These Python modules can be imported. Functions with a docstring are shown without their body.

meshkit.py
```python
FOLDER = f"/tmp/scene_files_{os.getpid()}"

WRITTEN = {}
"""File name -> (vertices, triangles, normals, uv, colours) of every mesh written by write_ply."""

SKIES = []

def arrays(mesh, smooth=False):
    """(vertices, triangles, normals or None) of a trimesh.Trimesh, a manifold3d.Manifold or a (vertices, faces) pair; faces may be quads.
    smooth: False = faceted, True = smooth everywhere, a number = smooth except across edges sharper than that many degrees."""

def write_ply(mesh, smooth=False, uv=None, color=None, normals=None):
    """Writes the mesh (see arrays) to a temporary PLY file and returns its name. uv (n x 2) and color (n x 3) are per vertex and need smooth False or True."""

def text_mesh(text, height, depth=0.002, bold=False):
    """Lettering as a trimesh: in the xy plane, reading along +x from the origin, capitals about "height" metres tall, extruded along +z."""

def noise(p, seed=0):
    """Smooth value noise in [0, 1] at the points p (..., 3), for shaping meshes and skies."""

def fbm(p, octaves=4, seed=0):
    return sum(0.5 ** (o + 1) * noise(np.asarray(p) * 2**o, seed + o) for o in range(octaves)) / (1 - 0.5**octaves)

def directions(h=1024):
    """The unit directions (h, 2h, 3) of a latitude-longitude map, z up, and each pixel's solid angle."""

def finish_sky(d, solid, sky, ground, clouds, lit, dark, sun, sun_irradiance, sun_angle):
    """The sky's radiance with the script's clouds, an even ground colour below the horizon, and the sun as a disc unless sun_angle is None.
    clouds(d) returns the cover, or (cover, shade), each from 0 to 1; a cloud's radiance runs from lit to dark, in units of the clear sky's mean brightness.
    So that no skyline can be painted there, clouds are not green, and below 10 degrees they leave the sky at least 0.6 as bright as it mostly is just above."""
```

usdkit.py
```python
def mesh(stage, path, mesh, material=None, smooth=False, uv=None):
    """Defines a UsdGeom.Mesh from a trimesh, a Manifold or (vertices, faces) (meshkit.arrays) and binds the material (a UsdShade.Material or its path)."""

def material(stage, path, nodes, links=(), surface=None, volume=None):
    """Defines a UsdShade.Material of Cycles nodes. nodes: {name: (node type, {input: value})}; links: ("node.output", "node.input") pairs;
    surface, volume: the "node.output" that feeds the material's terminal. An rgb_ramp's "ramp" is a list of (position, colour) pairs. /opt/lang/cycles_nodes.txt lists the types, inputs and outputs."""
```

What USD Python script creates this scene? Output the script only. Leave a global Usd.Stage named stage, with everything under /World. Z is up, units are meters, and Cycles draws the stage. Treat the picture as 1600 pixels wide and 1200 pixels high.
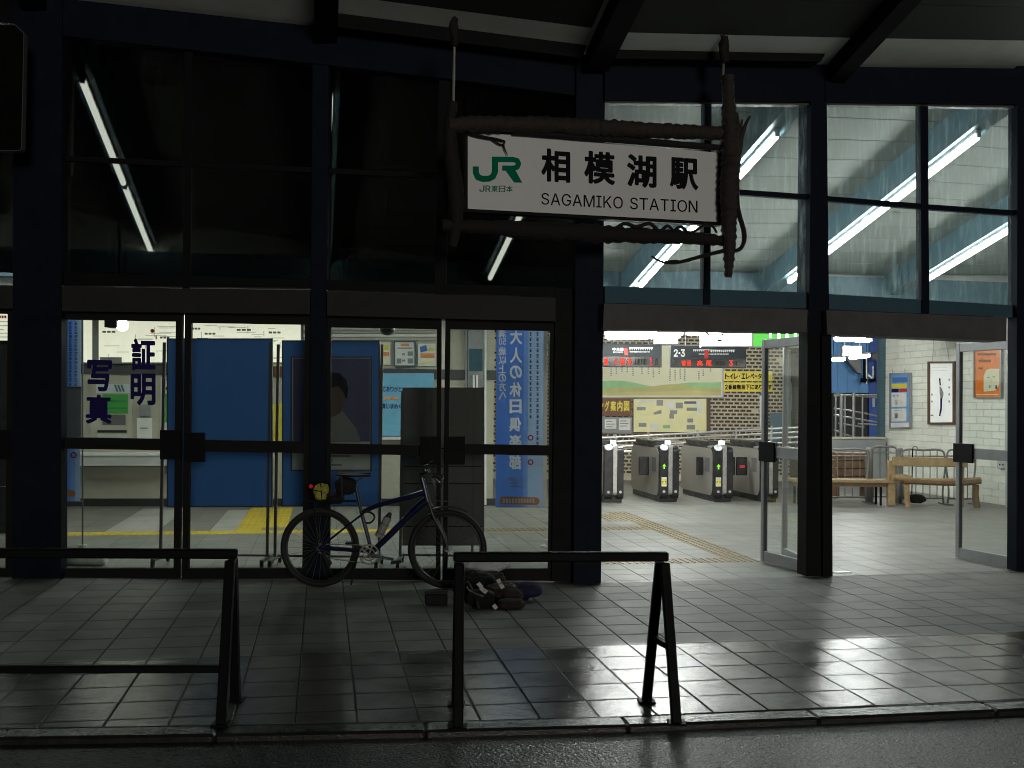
import math, random, glob
import numpy as np, trimesh, usdkit, meshkit
from pxr import Usd, UsdGeom, UsdLux, UsdShade, Gf, Sdf
from shapely.geometry import Polygon, LineString, Point
from shapely import affinity, union_all, box as sbox

stage = Usd.Stage.CreateInMemory()
UsdGeom.SetStageUpAxis(stage, 'Z')
UsdGeom.SetStageMetersPerUnit(stage, 1.0)
UsdGeom.Xform.Define(stage, '/World')
UsdGeom.Scope.Define(stage, '/World/Looks')
rnd = random.Random(7)
nrg = np.random.default_rng(7)

# ------------------------------------------------------------------ camera, sky, light
FPX, EYE, ROLL, PITCH = 1620.0, 1.6, 0.012, math.atan(30 / 1620.0)     # eye height 1.6 m, a snapshot tilted a little
C = np.array([0, 0, EYE])
fw = np.array([0, math.cos(PITCH), math.sin(PITCH)])
_r0 = np.array([1.0, 0, 0]); _u0 = np.cross(_r0, fw)
RT = _r0 * math.cos(ROLL) + _u0 * math.sin(ROLL)
UP = np.cross(RT, fw)
cam = UsdGeom.Camera.Define(stage, '/World/camera')
cam.AddTransformOp().Set(Gf.Matrix4d(*RT, 0, *UP, 0, *(-fw), 0, *C, 1))
cam.CreateHorizontalApertureAttr(36.0)
cam.CreateVerticalApertureAttr(27.0)
cam.CreateFocalLengthAttr(36.0 * FPX / 1600.0)
cam.CreateClippingRangeAttr(Gf.Vec2f(0.05, 3000))
cam.CreateExposureAttr(0.0)
LAMP = 56.0            # radiance of the fluorescent tubes
SUN_AZ, SUN_EL = math.radians(163), math.radians(5.5)
toward = np.array([math.sin(SUN_AZ) * math.cos(SUN_EL), math.cos(SUN_AZ) * math.cos(SUN_EL), math.sin(SUN_EL)])
usdkit.material(stage, '/World/Looks/night_sky', {
    'sky': ('sky_texture', {'sky_type': 'single_scattering', 'sun_disc': False, 'sun_elevation': SUN_EL, 'sun_rotation': SUN_AZ}),
    'b': ('background_shader', {'strength': 0.0006})}, [('sky.color', 'b.color')], surface='b.background')
sky = UsdLux.DomeLight.Define(stage, '/World/sky')
UsdShade.MaterialBindingAPI.Apply(sky.GetPrim()).Bind(UsdShade.Material.Get(stage, '/World/Looks/night_sky'))
sky.GetPrim().SetCustomDataByKey('kind', 'structure')
sun = UsdLux.DistantLight.Define(stage, '/World/moon')
sun.CreateNormalizeAttr(True); sun.CreateIntensityAttr(0.125); sun.CreateAngleAttr(11.0); sun.CreateColorAttr(Gf.Vec3f(1, .95, .87))
zax = toward; xax = np.cross([0, 0, 1.0], zax); xax /= np.linalg.norm(xax); yax = np.cross(zax, xax)
sun.AddTransformOp().Set(Gf.Matrix4d(*xax, 0, *yax, 0, *zax, 0, 0, 0, 30, 1))

# ------------------------------------------------------------------ helpers: where things stand
def ray(x, y): return fw + (x - 800) / FPX * RT - (y - 600) / FPX * UP
def ground(x, y, z=0.0): d = ray(x, y); return C + d * (z - EYE) / d[2]
def at(x, y, Y): d = ray(x, y); return C + d * Y / d[1]
class Plane:
    def __init__(s, p, q):                       # vertical plane through two ground points, normal towards the street
        s.p = np.array([p[0], p[1], 0.0]); t = np.array([q[0] - p[0], q[1] - p[1], 0.0]); s.t = t / np.linalg.norm(t)
        n = np.array([s.t[1], -s.t[0], 0.0]); s.n = n if n[1] < 0 else -n
    def __call__(s, x, y, o=0.0):
        d = ray(x, y); return C + d * np.dot(s.p + s.n * o - C, s.n) / np.dot(d, s.n)
def YP(Y): return Plane((-5, Y), (5, Y))
TH = math.radians(10.3)                          # the building's axis
r_, d_ = np.array([math.cos(TH), math.sin(TH), 0]), np.array([-math.sin(TH), math.cos(TH), 0])
def B(u, v, z=0.0): return r_ * u + d_ * v + np.array([0, 0, z])
FL = Plane((-3.97, 9.30), (.37, 9.35))           # left bays of the front
FR = Plane(ground(940, 912), ground(1590, 891))  # right bays of the front
TW = Plane((-6.46, 15.26), (-.28, 16.2))         # ticket office wall

# ------------------------------------------------------------------ helpers: shapes
def tri(v, f): return trimesh.Trimesh(np.asarray(v, float), np.asarray(f, int), process=False)
def fixw(m):
    if m.volume < 0: m.invert()
    return m
def cat(ms):
    ms = [m for m in ms if m is not None]
    return trimesh.util.concatenate(ms) if len(ms) > 1 else ms[0]
def tri2d(poly):
    V, Fc, n = [], [], 0
    for g in (poly.geoms if hasattr(poly, 'geoms') else [poly]):
        if g.is_empty or g.area < 1e-9 or g.geom_type != 'Polygon': continue
        v, f = trimesh.creation.triangulate_polygon(g, engine='earcut')
        V.append(v); Fc.append(f + n); n += len(v)
    return np.vstack(V), np.vstack(Fc)
def solid(poly, fn, o1, o2):
    """the flat shape POLY at offset o1, as thick as to o2, put in space by fn(x, y, offset)"""
    ms = []
    for g in (poly.geoms if hasattr(poly, 'geoms') else [poly]):
        if g.is_empty or g.geom_type != 'Polygon' or g.area < 1e-9: continue
        v, f = trimesh.creation.triangulate_polygon(g, engine='earcut')
        a = np.array([fn(x, y, o1) for x, y in v]); n = len(a)
        P, Fs = [a], [f]
        if o1 != o2:
            back = None
            P.append(np.array([fn(x, y, o2) for x, y in v])); Fs.append(f[:, ::-1] + n)
            for ring in [g.exterior, *g.interiors]:
                c = np.array(ring.coords)[:-1]; k = len(c); base = sum(map(len, P))
                P.append(np.array([fn(x, y, o1) for x, y in c])); P.append(np.array([fn(x, y, o2) for x, y in c]))
                i = np.arange(k); j = (i + 1) % k
                Fs.append(np.vstack([np.c_[base + i, base + k + i, base + k + j], np.c_[base + i, base + k + j, base + j]]))
        m = tri(np.vstack(P), np.vstack(Fs))
        if o1 != o2: trimesh.repair.fix_normals(m) if len(m.faces) < 60 else fixw(m)
        ms.append(m)
    return cat(ms) if ms else None
def pq(pts, pl, o1, o2):
    """slab whose front outline is PTS on plane PL moved o1 towards the street; its back lies straight behind at o2"""
    P = Polygon(pts) if not hasattr(pts, 'area') else pts
    def fn(x, y, o):
        a = pl(x, y, o1); return a + pl.n * (o - o1)
    return solid(P, fn, o1, o2)
def rect(x0, y0, x1, y1): return [(x0, y0), (x1, y0), (x1, y1), (x0, y1)]
def obox(c, a, b, h):
    """box with centre c and half vectors a, b, h"""
    c, a, b, h = (np.asarray(t, float) for t in (c, a, b, h))
    v = [c + i * a + j * b + k * h for i in (-1, 1) for j in (-1, 1) for k in (-1, 1)]
    f = [(0, 1, 3), (0, 3, 2), (4, 6, 7), (4, 7, 5), (0, 4, 5), (0, 5, 1), (2, 3, 7), (2, 7, 6), (0, 2, 6), (0, 6, 4), (1, 5, 7), (1, 7, 3)]
    return fixw(tri(v, f))
def cbox(c, a, b, h, ch=.006):
    """box with chamfered edges"""
    c, a, b, h = (np.asarray(t, float) for t in (c, a, b, h))
    la, lb, lh = (max(np.linalg.norm(t), 1e-6) for t in (a, b, h))
    ch = min(ch, .45 * min(la, lb, lh) * 2); v = []
    for i in (-1, 1):
        for j in (-1, 1):
            for k in (-1, 1):
                for s in range(3):
                    m = [1 - (0 if s == 0 else ch / la), 1 - (0 if s == 1 else ch / lb), 1 - (0 if s == 2 else ch / lh)]
                    v.append(c + i * m[0] * a + j * m[1] * b + k * m[2] * h)
    return trimesh.convex.convex_hull(np.array(v))
def bb(u0, u1, v0, v1, z0, z1, ch=0):
    """box in the building's own directions"""
    c = B((u0 + u1) / 2, (v0 + v1) / 2, (z0 + z1) / 2); a, b, h = r_ * (u1 - u0) / 2, d_ * (v1 - v0) / 2, np.array([0, 0, (z1 - z0) / 2])
    return cbox(c, a, b, h, ch) if ch else obox(c, a, b, h)
def bar(p, q, w, h, up=(0, 0, 1), ch=0):
    p, q = np.asarray(p, float), np.asarray(q, float); t = q - p; L = np.linalg.norm(t); t /= L
    s = np.cross(t, up); s = s / np.linalg.norm(s) if np.linalg.norm(s) > 1e-6 else np.array([1.0, 0, 0]); n = np.cross(s, t)
    return cbox((p + q) / 2, t * L / 2, s * w / 2, n * h / 2, ch) if ch else obox((p + q) / 2, t * L / 2, s * w / 2, n * h / 2)
def tube(pts, rad, sides=8, cap=True, rough=0.0, seed=0):
    p = np.asarray(pts, float); n = len(p); rad = np.broadcast_to(np.asarray(rad, float), (n,))
    t = np.gradient(p, axis=0); t /= np.linalg.norm(t, axis=1, keepdims=True) + 1e-12
    a = np.zeros_like(p); ref = np.array([0, 0, 1.0]) if abs(t[0, 2]) < .9 else np.array([1.0, 0, 0])
    a0 = np.cross(t[0], ref); a0 /= np.linalg.norm(a0)
    for i in range(n):
        a0 = a0 - t[i] * np.dot(a0, t[i]); a0 /= np.linalg.norm(a0); a[i] = a0
    b = np.cross(t, a); g = np.arange(sides) * 2 * np.pi / sides
    R = rad[:, None] * np.ones((1, sides))
    if rough:
        q = np.stack([p[:, None, 0] * 9 + np.cos(g) * 1.3, p[:, None, 1] * 9 + np.sin(g) * 1.3, p[:, None, 2] * 9 + 0 * g], -1)
        R = R * (1 + rough * 2 * (meshkit.fbm(q * 1.7, 3, seed) - .5))
    v = (p[:, None] + R[..., None] * (np.cos(g)[None, :, None] * a[:, None] + np.sin(g)[None, :, None] * b[:, None])).reshape(-1, 3)
    F_ = []
    for i in range(n - 1):
        for j in range(sides):
            k = (j + 1) % sides
            F_ += [(i * sides + j, i * sides + k, (i + 1) * sides + k), (i * sides + j, (i + 1) * sides + k, (i + 1) * sides + j)]
    if cap:
        v = np.vstack([v, p[:1], p[-1:]]); e = n * sides
        for j in range(sides):
            k = (j + 1) % sides
            F_ += [(e, k, j), (e + 1, (n - 1) * sides + j, (n - 1) * sides + k)]
    return fixw(tri(v, F_))
def curve(pts, n=24):
    """smooth path through the points"""
    p = np.asarray(pts, float)
    if len(p) < 3: return np.linspace(p[0], p[-1], n)
    from scipy.interpolate import CubicSpline
    s = np.r_[0, np.cumsum(np.linalg.norm(np.diff(p, axis=0), axis=1))]
    return CubicSpline(s, p)(np.linspace(0, s[-1], n))
def torus(c, n, R, r, ns=40, nr=8, a0=0, a1=2 * np.pi):
    n = np.asarray(n, float) / np.linalg.norm(n); a = np.cross(n, [0, 0, 1.0]); a /= np.linalg.norm(a); b = np.cross(n, a)
    full = abs(a1 - a0 - 2 * np.pi) < 1e-6; g = np.linspace(a0, a1, ns, endpoint=not full); h = np.arange(nr) * 2 * np.pi / nr
    rad = np.cos(g)[:, None] * a + np.sin(g)[:, None] * b
    v = (np.asarray(c) + rad[:, None] * (R + r * np.cos(h))[None, :, None] + n * (r * np.sin(h))[None, :, None]).reshape(-1, 3)
    F_ = []; m = ns if full else ns - 1
    for i in range(m):
        for j in range(nr):
            i2, j2 = (i + 1) % ns, (j + 1) % nr
            F_ += [(i * nr + j, i2 * nr + j, i2 * nr + j2), (i * nr + j, i2 * nr + j2, i * nr + j2)]
    return fixw(tri(v, F_))
def cyl(p, q, r, sides=16): return tube([p, q], r, sides)
def ball(c, r, sub=2, scale=(1, 1, 1)):
    m = trimesh.creation.icosphere(sub, 1.0); m.apply_scale(np.asarray(scale) * r); m.apply_translation(c); return m
def lump(c, size, seed, rough=.25, sub=4, flat=True, turn=0.0):
    """soft heap of cloth: a ball squashed, wrinkled and set on the ground"""
    m = trimesh.creation.icosphere(sub, 1.0); v = m.vertices.copy()
    k = 1 + rough * 2 * (meshkit.fbm(v * 1.6 + seed * 3.1, 4, seed) - .5) + rough * .5 * (meshkit.fbm(v * 6 + seed, 2, seed + 9) - .5)
    v = np.sign(v) * np.abs(v) ** .8 * k[:, None] * np.asarray(size)
    c_, s_ = math.cos(turn), math.sin(turn); v = v @ np.array([[c_, s_, 0], [-s_, c_, 0], [0, 0, 1]])
    v = v + np.asarray(c)
    if flat: v[:, 2] = np.maximum(v[:, 2], .004)
    return tri(v, m.faces)

# lettering as flat shapes
_fonts = {}
def _font(cjk, size=96):
    from PIL import ImageFont
    if cjk not in _fonts:
        path = sorted(glob.glob('/opt/blender-*/*/datafiles/fonts/' + ('Noto Sans CJK Regular.woff2' if cjk else 'Inter.woff2')))[0]
        _fonts[cjk] = ImageFont.truetype(path, size)
    return _fonts[cjk]
_glyphs = {}
def glyph(text, bold=0, tol=.5):
    """TEXT as a shapely shape filling the unit square (y up), with its width / height ratio"""
    key = (text, bold, tol)
    if key in _glyphs: return _glyphs[key]
    from PIL import Image, ImageDraw
    f = _font(any(ord(ch) > 0x2000 for ch in text))
    x0, y0, x1, y1 = f.getbbox(text, anchor='ls', stroke_width=bold)
    im = Image.new('L', (x1 - x0 + 8, y1 - y0 + 8))
    ImageDraw.Draw(im).text((4 - x0, 4 - y0), text, 255, font=f, anchor='ls', stroke_width=bold)
    on = np.pad(np.asarray(im) > 127, ((0, 0), (1, 1))).astype(np.int8)
    rows, starts = np.nonzero(np.diff(on, axis=1) == 1); ends = np.nonzero(np.diff(on, axis=1) == -1)[1]
    s = union_all(sbox(starts, -rows - 1, ends, -rows)).buffer(.5).buffer(-.5).simplify(tol * 1.4)
    a, b, c, d = s.bounds
    s = affinity.scale(affinity.translate(s, -a, -b), 1 / (c - a), 1 / (d - b), origin=(0, 0))
    _glyphs[key] = (s, (c - a) / (d - b)); return _glyphs[key]
def put(shape, x0, y0, x1, y1, sl=0.0, mirror=False):
    """the unit-square shape put in the box x0 y0 x1 y1 (y down), its right end dropping by sl per unit of x"""
    if mirror: shape = affinity.affine_transform(shape, [-1, 0, 0, 1, 1, 0])
    return affinity.affine_transform(shape, [x1 - x0, 0, sl * (x1 - x0), -(y1 - y0), x0, y1])

# ------------------------------------------------------------------ helpers: objects
NAMES = {}
def uniq(parent, name):
    k = NAMES.get((parent, name), 0); NAMES[(parent, name)] = k + 1
    return f'{parent}/{name}' if k == 0 else f'{parent}/{name}_{k:03d}'
class Node:
    def __init__(s, path, loc): s.path, s.loc = path, np.asarray(loc, float)
    @property
    def prim(s): return stage.GetPrimAtPath(s.path)
def tag(prim, label=None, cat_=None, group=None, kind=None):
    for k, v in (('label', label), ('category', cat_), ('group', group), ('kind', kind)):
        if v: prim.SetCustomDataByKey(k, v)
def thing(name, label=None, cat_=None, loc=(0, 0, 0), group=None, kind=None):
    p = uniq('/World', name); x = UsdGeom.Xform.Define(stage, p); x.AddTranslateOp().Set(Gf.Vec3d(*map(float, loc)))
    tag(x.GetPrim(), label, cat_, group, kind); return Node(p, loc)
def part(parent, name, mesh, mat, smooth=False, label=None, kind=None):
    """one mesh of the scene, given in world coordinates, under its thing or part"""
    p = uniq(parent.path, name); v, f = mesh.vertices - parent.loc, mesh.faces
    usdkit.mesh(stage, p, tri(v, f), M[mat] if isinstance(mat, str) else mat, smooth=smooth)
    tag(stage.GetPrimAtPath(p), label, None, None, kind); return Node(p, parent.loc)
def sub(parent, name):
    p = uniq(parent.path, name); UsdGeom.Xform.Define(stage, p); return Node(p, parent.loc)
def copy_of(src, loc, label, cat_, group, rot=0.0):
    name = src.path.split('/')[-1]; p = uniq('/World', name); x = UsdGeom.Xform.Define(stage, p)
    x.GetPrim().GetReferences().AddInternalReference(src.path); x.GetPrim().SetInstanceable(True)
    x.ClearXformOpOrder(); x.AddTranslateOp().Set(Gf.Vec3d(*map(float, loc)))
    if rot: x.AddRotateZOp().Set(math.degrees(rot))
    tag(x.GetPrim(), label, cat_, group); return p

# ------------------------------------------------------------------ materials
M = {}
def cloth_mat(name, color):                              # printed cloth that lets light through
    c = np.array(color, float)
    M[name] = usdkit.material(stage, '/World/Looks/' + name, {'n': ('noise_texture', {'scale': 1.5, 'detail': 3.0}), 'tc': ('texture_coordinate', {}), 'r': ('rgb_ramp', {'ramp': [(.3, c * .9), (.7, c * 1.06)]}),
        'd': ('diffuse_bsdf', {}), 't': ('translucent_bsdf', {}), 'm': ('mix_closure', {'fac': .5})},
        [('tc.object', 'n.vector'), ('n.fac', 'r.fac'), ('r.color', 'd.color'), ('r.color', 't.color'), ('d.bsdf', 'm.closure1'), ('t.bsdf', 'm.closure2')], surface='m.closure')
def mat(name, color, rough=.5, metal=0.0, spec=.5, var=.12, scale=6.0, bump=0.0, bscale=40.0, emit=None, estr=0.0, rvar=.1, obj_var=0.0, coat=0.0, detail=4):
    c = np.array(color, float)
    n = {'pos': ('texture_coordinate', {}), 'n': ('noise_texture', {'scale': scale, 'detail': float(detail), 'roughness': .6}),
         'r': ('rgb_ramp', {'ramp': [(.25, c * (1 - var)), (.75, np.minimum(c * (1 + var), 1))]}),
         'rr': ('map_range', {'from_min': .2, 'from_max': .8, 'to_min': max(rough - rvar, .03), 'to_max': min(rough + rvar, 1)}),
         'p': ('principled_bsdf', {'metallic': metal, 'specular_ior_level': spec, 'coat_weight': coat})}
    L = [('pos.object', 'n.vector'), ('n.fac', 'r.fac'), ('n.fac', 'rr.value'), ('rr.result', 'p.roughness')]
    out = 'r.color'
    if obj_var:
        n['oi'] = ('object_info', {}); n['om'] = ('map_range', {'from_min': 0.0, 'from_max': 1.0, 'to_min': 1 - obj_var, 'to_max': 1 + obj_var})
        n['hv'] = ('hsv', {'hue': .5, 'saturation': 1.0, 'fac': 1.0}); L += [('oi.random', 'om.value'), ('om.result', 'hv.value'), (out, 'hv.color')]; out = 'hv.color'
    L.append((out, 'p.base_color'))
    if bump:
        n['bn'] = ('noise_texture', {'scale': bscale, 'detail': 3.0}); n['b'] = ('bump', {'strength': bump, 'distance': .01})
        L += [('pos.object', 'bn.vector'), ('bn.fac', 'b.height'), ('b.normal', 'p.normal')]
    if emit is not None:
        n['p'][1].update({'emission_color': np.array(emit, float), 'emission_strength': estr})
    M[name] = usdkit.material(stage, '/World/Looks/' + name, n, L, surface='p.BSDF'); return M[name]
def lamp_mat(name, color, s):
    M[name] = usdkit.material(stage, '/World/Looks/' + name, {'e': ('emission', {'color': np.array(color, float), 'strength': s})}, [], surface='e.emission')

mat('navy_steel', (.005, .0085, .0175), .62, spec=.1, var=.3)
mat('black_steel', (.006, .006, .0065), .6, spec=.12, bump=.15, bscale=120)
mat('matte_black', (.003, .003, .003), .8, spec=.1)
mat('dark_bronze', (.013, .013, .013), .6, spec=.1)
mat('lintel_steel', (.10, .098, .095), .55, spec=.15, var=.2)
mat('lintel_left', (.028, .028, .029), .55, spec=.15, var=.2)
mat('aluminium', (.30, .30, .31), .42, metal=.25)
mat('dark_aluminium', (.10, .10, .105), .42, metal=.25)
mat('teal_steel', (.068, .135, .172), .45, var=.1)
mat('teal_dark', (.05, .11, .14), .6, spec=.15)
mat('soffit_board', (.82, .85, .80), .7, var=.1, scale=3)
mat('ceiling_board', (.22, .235, .218), .75, var=.08, scale=2.5, obj_var=.05)
mat('beige_wall', (.46, .44, .35), .7, var=.06)
mat('hall_wall', (.45, .46, .42), .75)
mat('dark_wall', (.05, .05, .05), .8)
mat('skirting', (.015, .015, .015), .5)
mat('dark_band', (.06, .06, .06), .5)
mat('white_block', (.78, .79, .71), .6, var=.07, scale=5, bump=.25, bscale=25, obj_var=.04)
mat('block_mortar', (.42, .43, .39), .85)
mat('brown_brick', (.075, .055, .035), .8, var=.35, scale=9)
mat('brick_mortar', (.55, .50, .38), .9)
mat('bark', (.034, .027, .021), .8, var=.5, scale=30, bump=.8, bscale=55)
mat('bark_dark', (.013, .011, .009), .85, var=.4, scale=20, bump=.6, bscale=50)
mat('sign_white', (.80, .81, .80), .55, var=.05, scale=3)
mat('ink_black', (.012, .012, .014), .8, spec=.08)
mat('logo_green', (.0, .19, .10), .8, spec=.08)
mat('ink_navy', (.018, .014, .10), .8, spec=.08)
mat('ink_white', (.8, .8, .78), .5)
mat('ink_red', (.55, .03, .02), .5)
mat('ink_orange', (.75, .28, .08), .5)
mat('ink_yellow', (.75, .62, .06), .5)
mat('ink_green', (.06, .33, .06), .5)
mat('ink_blue', (.06, .17, .45), .5)
mat('ink_grey', (.25, .26, .26), .5)
mat('ink_purple', (.10, .105, .24), .5)
mat('ink_brown', (.16, .06, .02), .5)
mat('ink_pale', (.55, .62, .62), .5)
mat('board_blue', (.065, .26, .80), .6, var=.06)
mat('board_grey', (.12, .12, .115), .55, var=.1)
mat('light_blue', (.18, .47, .68), .6)
cloth_mat('banner_blue', (.30, .50, .88))
cloth_mat('banner_white', (.93, .94, .95))
cloth_mat('banner_mid', (.42, .60, .90))
cloth_mat('banner_pale', (.62, .74, .90))
mat('fare_cream', (.72, .71, .58), .6, emit=(1, .98, .80), estr=.9)
mat('paper', (.72, .72, .68), .7)
mat('cream', (.80, .76, .42), .7, var=.05)
mat('mural_sky', (.74, .72, .52), .7, var=.06, scale=1.2)
mat('mural_green', (.32, .58, .30), .7, var=.2, scale=2)
mat('mural_olive', (.50, .48, .20), .7, var=.2, scale=2)
mat('mural_sand', (.58, .52, .24), .7, var=.15, scale=2)
mat('steel', (.42, .41, .39), .32, metal=.6, var=.08, scale=14)
mat('steel_warm', (.36, .34, .30), .45, metal=.5, var=.1, scale=5)
mat('gate_black', (.018, .018, .02), .28)
mat('rail_steel', (.46, .46, .44), .4, metal=.5)
mat('fence_grey', (.20, .20, .19), .45, metal=.3)
mat('wood', (.32, .22, .105), .55, var=.3, scale=12, bump=.15)
mat('wood_dark', (.16, .09, .045), .6, var=.35, scale=12)
mat('frame_brown', (.10, .055, .033), .5)
mat('tyre', (.010, .010, .010), .7)
mat('bike_black', (.014, .014, .015), .35)
mat('bike_blue', (.006, .009, .045), .28, coat=.4)
mat('chrome', (.28, .28, .28), .3, metal=1.0)
mat('bottle_white', (.32, .33, .31), .4)
mat('cloth_yellow', (.42, .40, .06), .8, var=.4, scale=40)
mat('cloth_black', (.005, .005, .006), .85)
mat('cloth_brown', (.026, .019, .013), .85, var=.3, scale=25)
mat('cloth_navy', (.012, .012, .05), .8)
mat('cloth_pale', (.60, .62, .64), .7, var=.12)
mat('tape', (.8, .8, .75), .2, spec=1.0)
mat('blue_panel', (.16, .42, .85), .6, var=.12, scale=1.0)
mat('blue_dark', (.05, .13, .50), .6, var=.15)
mat('bolster', (.62, .64, .62), .7)
mat('gate_sign', (.78, .70, .12), .5)
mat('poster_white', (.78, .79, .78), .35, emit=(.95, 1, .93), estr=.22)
mat('poster_blue', (.16, .36, .68), .35)
mat('poster_orange', (.80, .19, .012), .35)
mat('casing_grey', (.045, .05, .055), .6, spec=.2)
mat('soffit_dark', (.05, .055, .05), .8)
mat('poster_skin', (.13, .085, .07), .6)
mat('poster_hair', (.025, .025, .04), .6, spec=.1)
mat('outlet', (.5, .5, .48), .5)
lamp_mat('tube_light', (.92, 1.0, .95), LAMP)
lamp_mat('sign_light', (.96, 1.0, .98), 12.0)
lamp_mat('display_light', (.96, 1.0, .98), 1.6)
lamp_mat('strip_light', (.96, 1.0, .95), 165.0)
lamp_mat('green_light', (.14, .66, .10), 1.2)
lamp_mat('arrow_light', (.30, 1.0, .04), 1.2)
lamp_mat('led_red', (1.0, .07, .03), 1.2)
lamp_mat('red_light', (1.0, .03, .03), .22)
lamp_mat('flap_red', (.8, .08, .08), .5)
lamp_mat('led_dim', (.09, .11, .05), .4)

def glass_mat(name, tint, dirt=0.0, gloss_rough=.02):
    n = {'t': ('transparent_bsdf', {'color': np.array(tint, float)}), 'g': ('glossy_bsdf', {'roughness': gloss_rough, 'color': (.9, .9, .9)}),
         'f': ('layer_weight', {'blend': .5}), 'pw': ('math', {'math_type': 'power', 'value2': 5.0}), 'ma': ('math', {'math_type': 'multiply_add', 'value2': .9, 'value3': .03}), 'm': ('mix_closure', {})}
    L = [('f.facing', 'pw.value1'), ('pw.value', 'ma.value1'), ('ma.value', 'm.fac'), ('t.bsdf', 'm.closure1'), ('g.bsdf', 'm.closure2')]
    out = 'm.closure'
    if dirt:                                            # rain streaks and grime that scatter light: long in z
        n.update({'tc': ('geometry', {}), 'mp': ('mapping', {'scale': (13, 13, 1.7)}), 'ns': ('noise_texture', {'scale': 1.7, 'detail': 7.0, 'roughness': .72, 'distortion': .6}),
                  'rp': ('map_range', {'from_min': .50, 'from_max': .72, 'to_min': dirt * .35, 'to_max': dirt * 3.0, 'clamp': True}),
                  'tr': ('translucent_bsdf', {'color': (.62, .78, .78)}), 'm2': ('mix_closure', {})})
        L += [('tc.position', 'mp.vector'), ('mp.vector', 'ns.vector'), ('ns.fac', 'rp.value'), ('rp.result', 'm2.fac'), (out, 'm2.closure1'), ('tr.bsdf', 'm2.closure2')]
        out = 'm2.closure'
    M[name] = usdkit.material(stage, '/World/Looks/' + name, n, L, surface=out)
glass_mat('clear_glass', (.95, .965, .96), .0)
glass_mat('dirty_glass', (.93, .95, .945), .033)
glass_mat('door_glass', (.82, .835, .81), .003)
glass_mat('dark_glass', (.10, .10, .094), .0)

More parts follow.
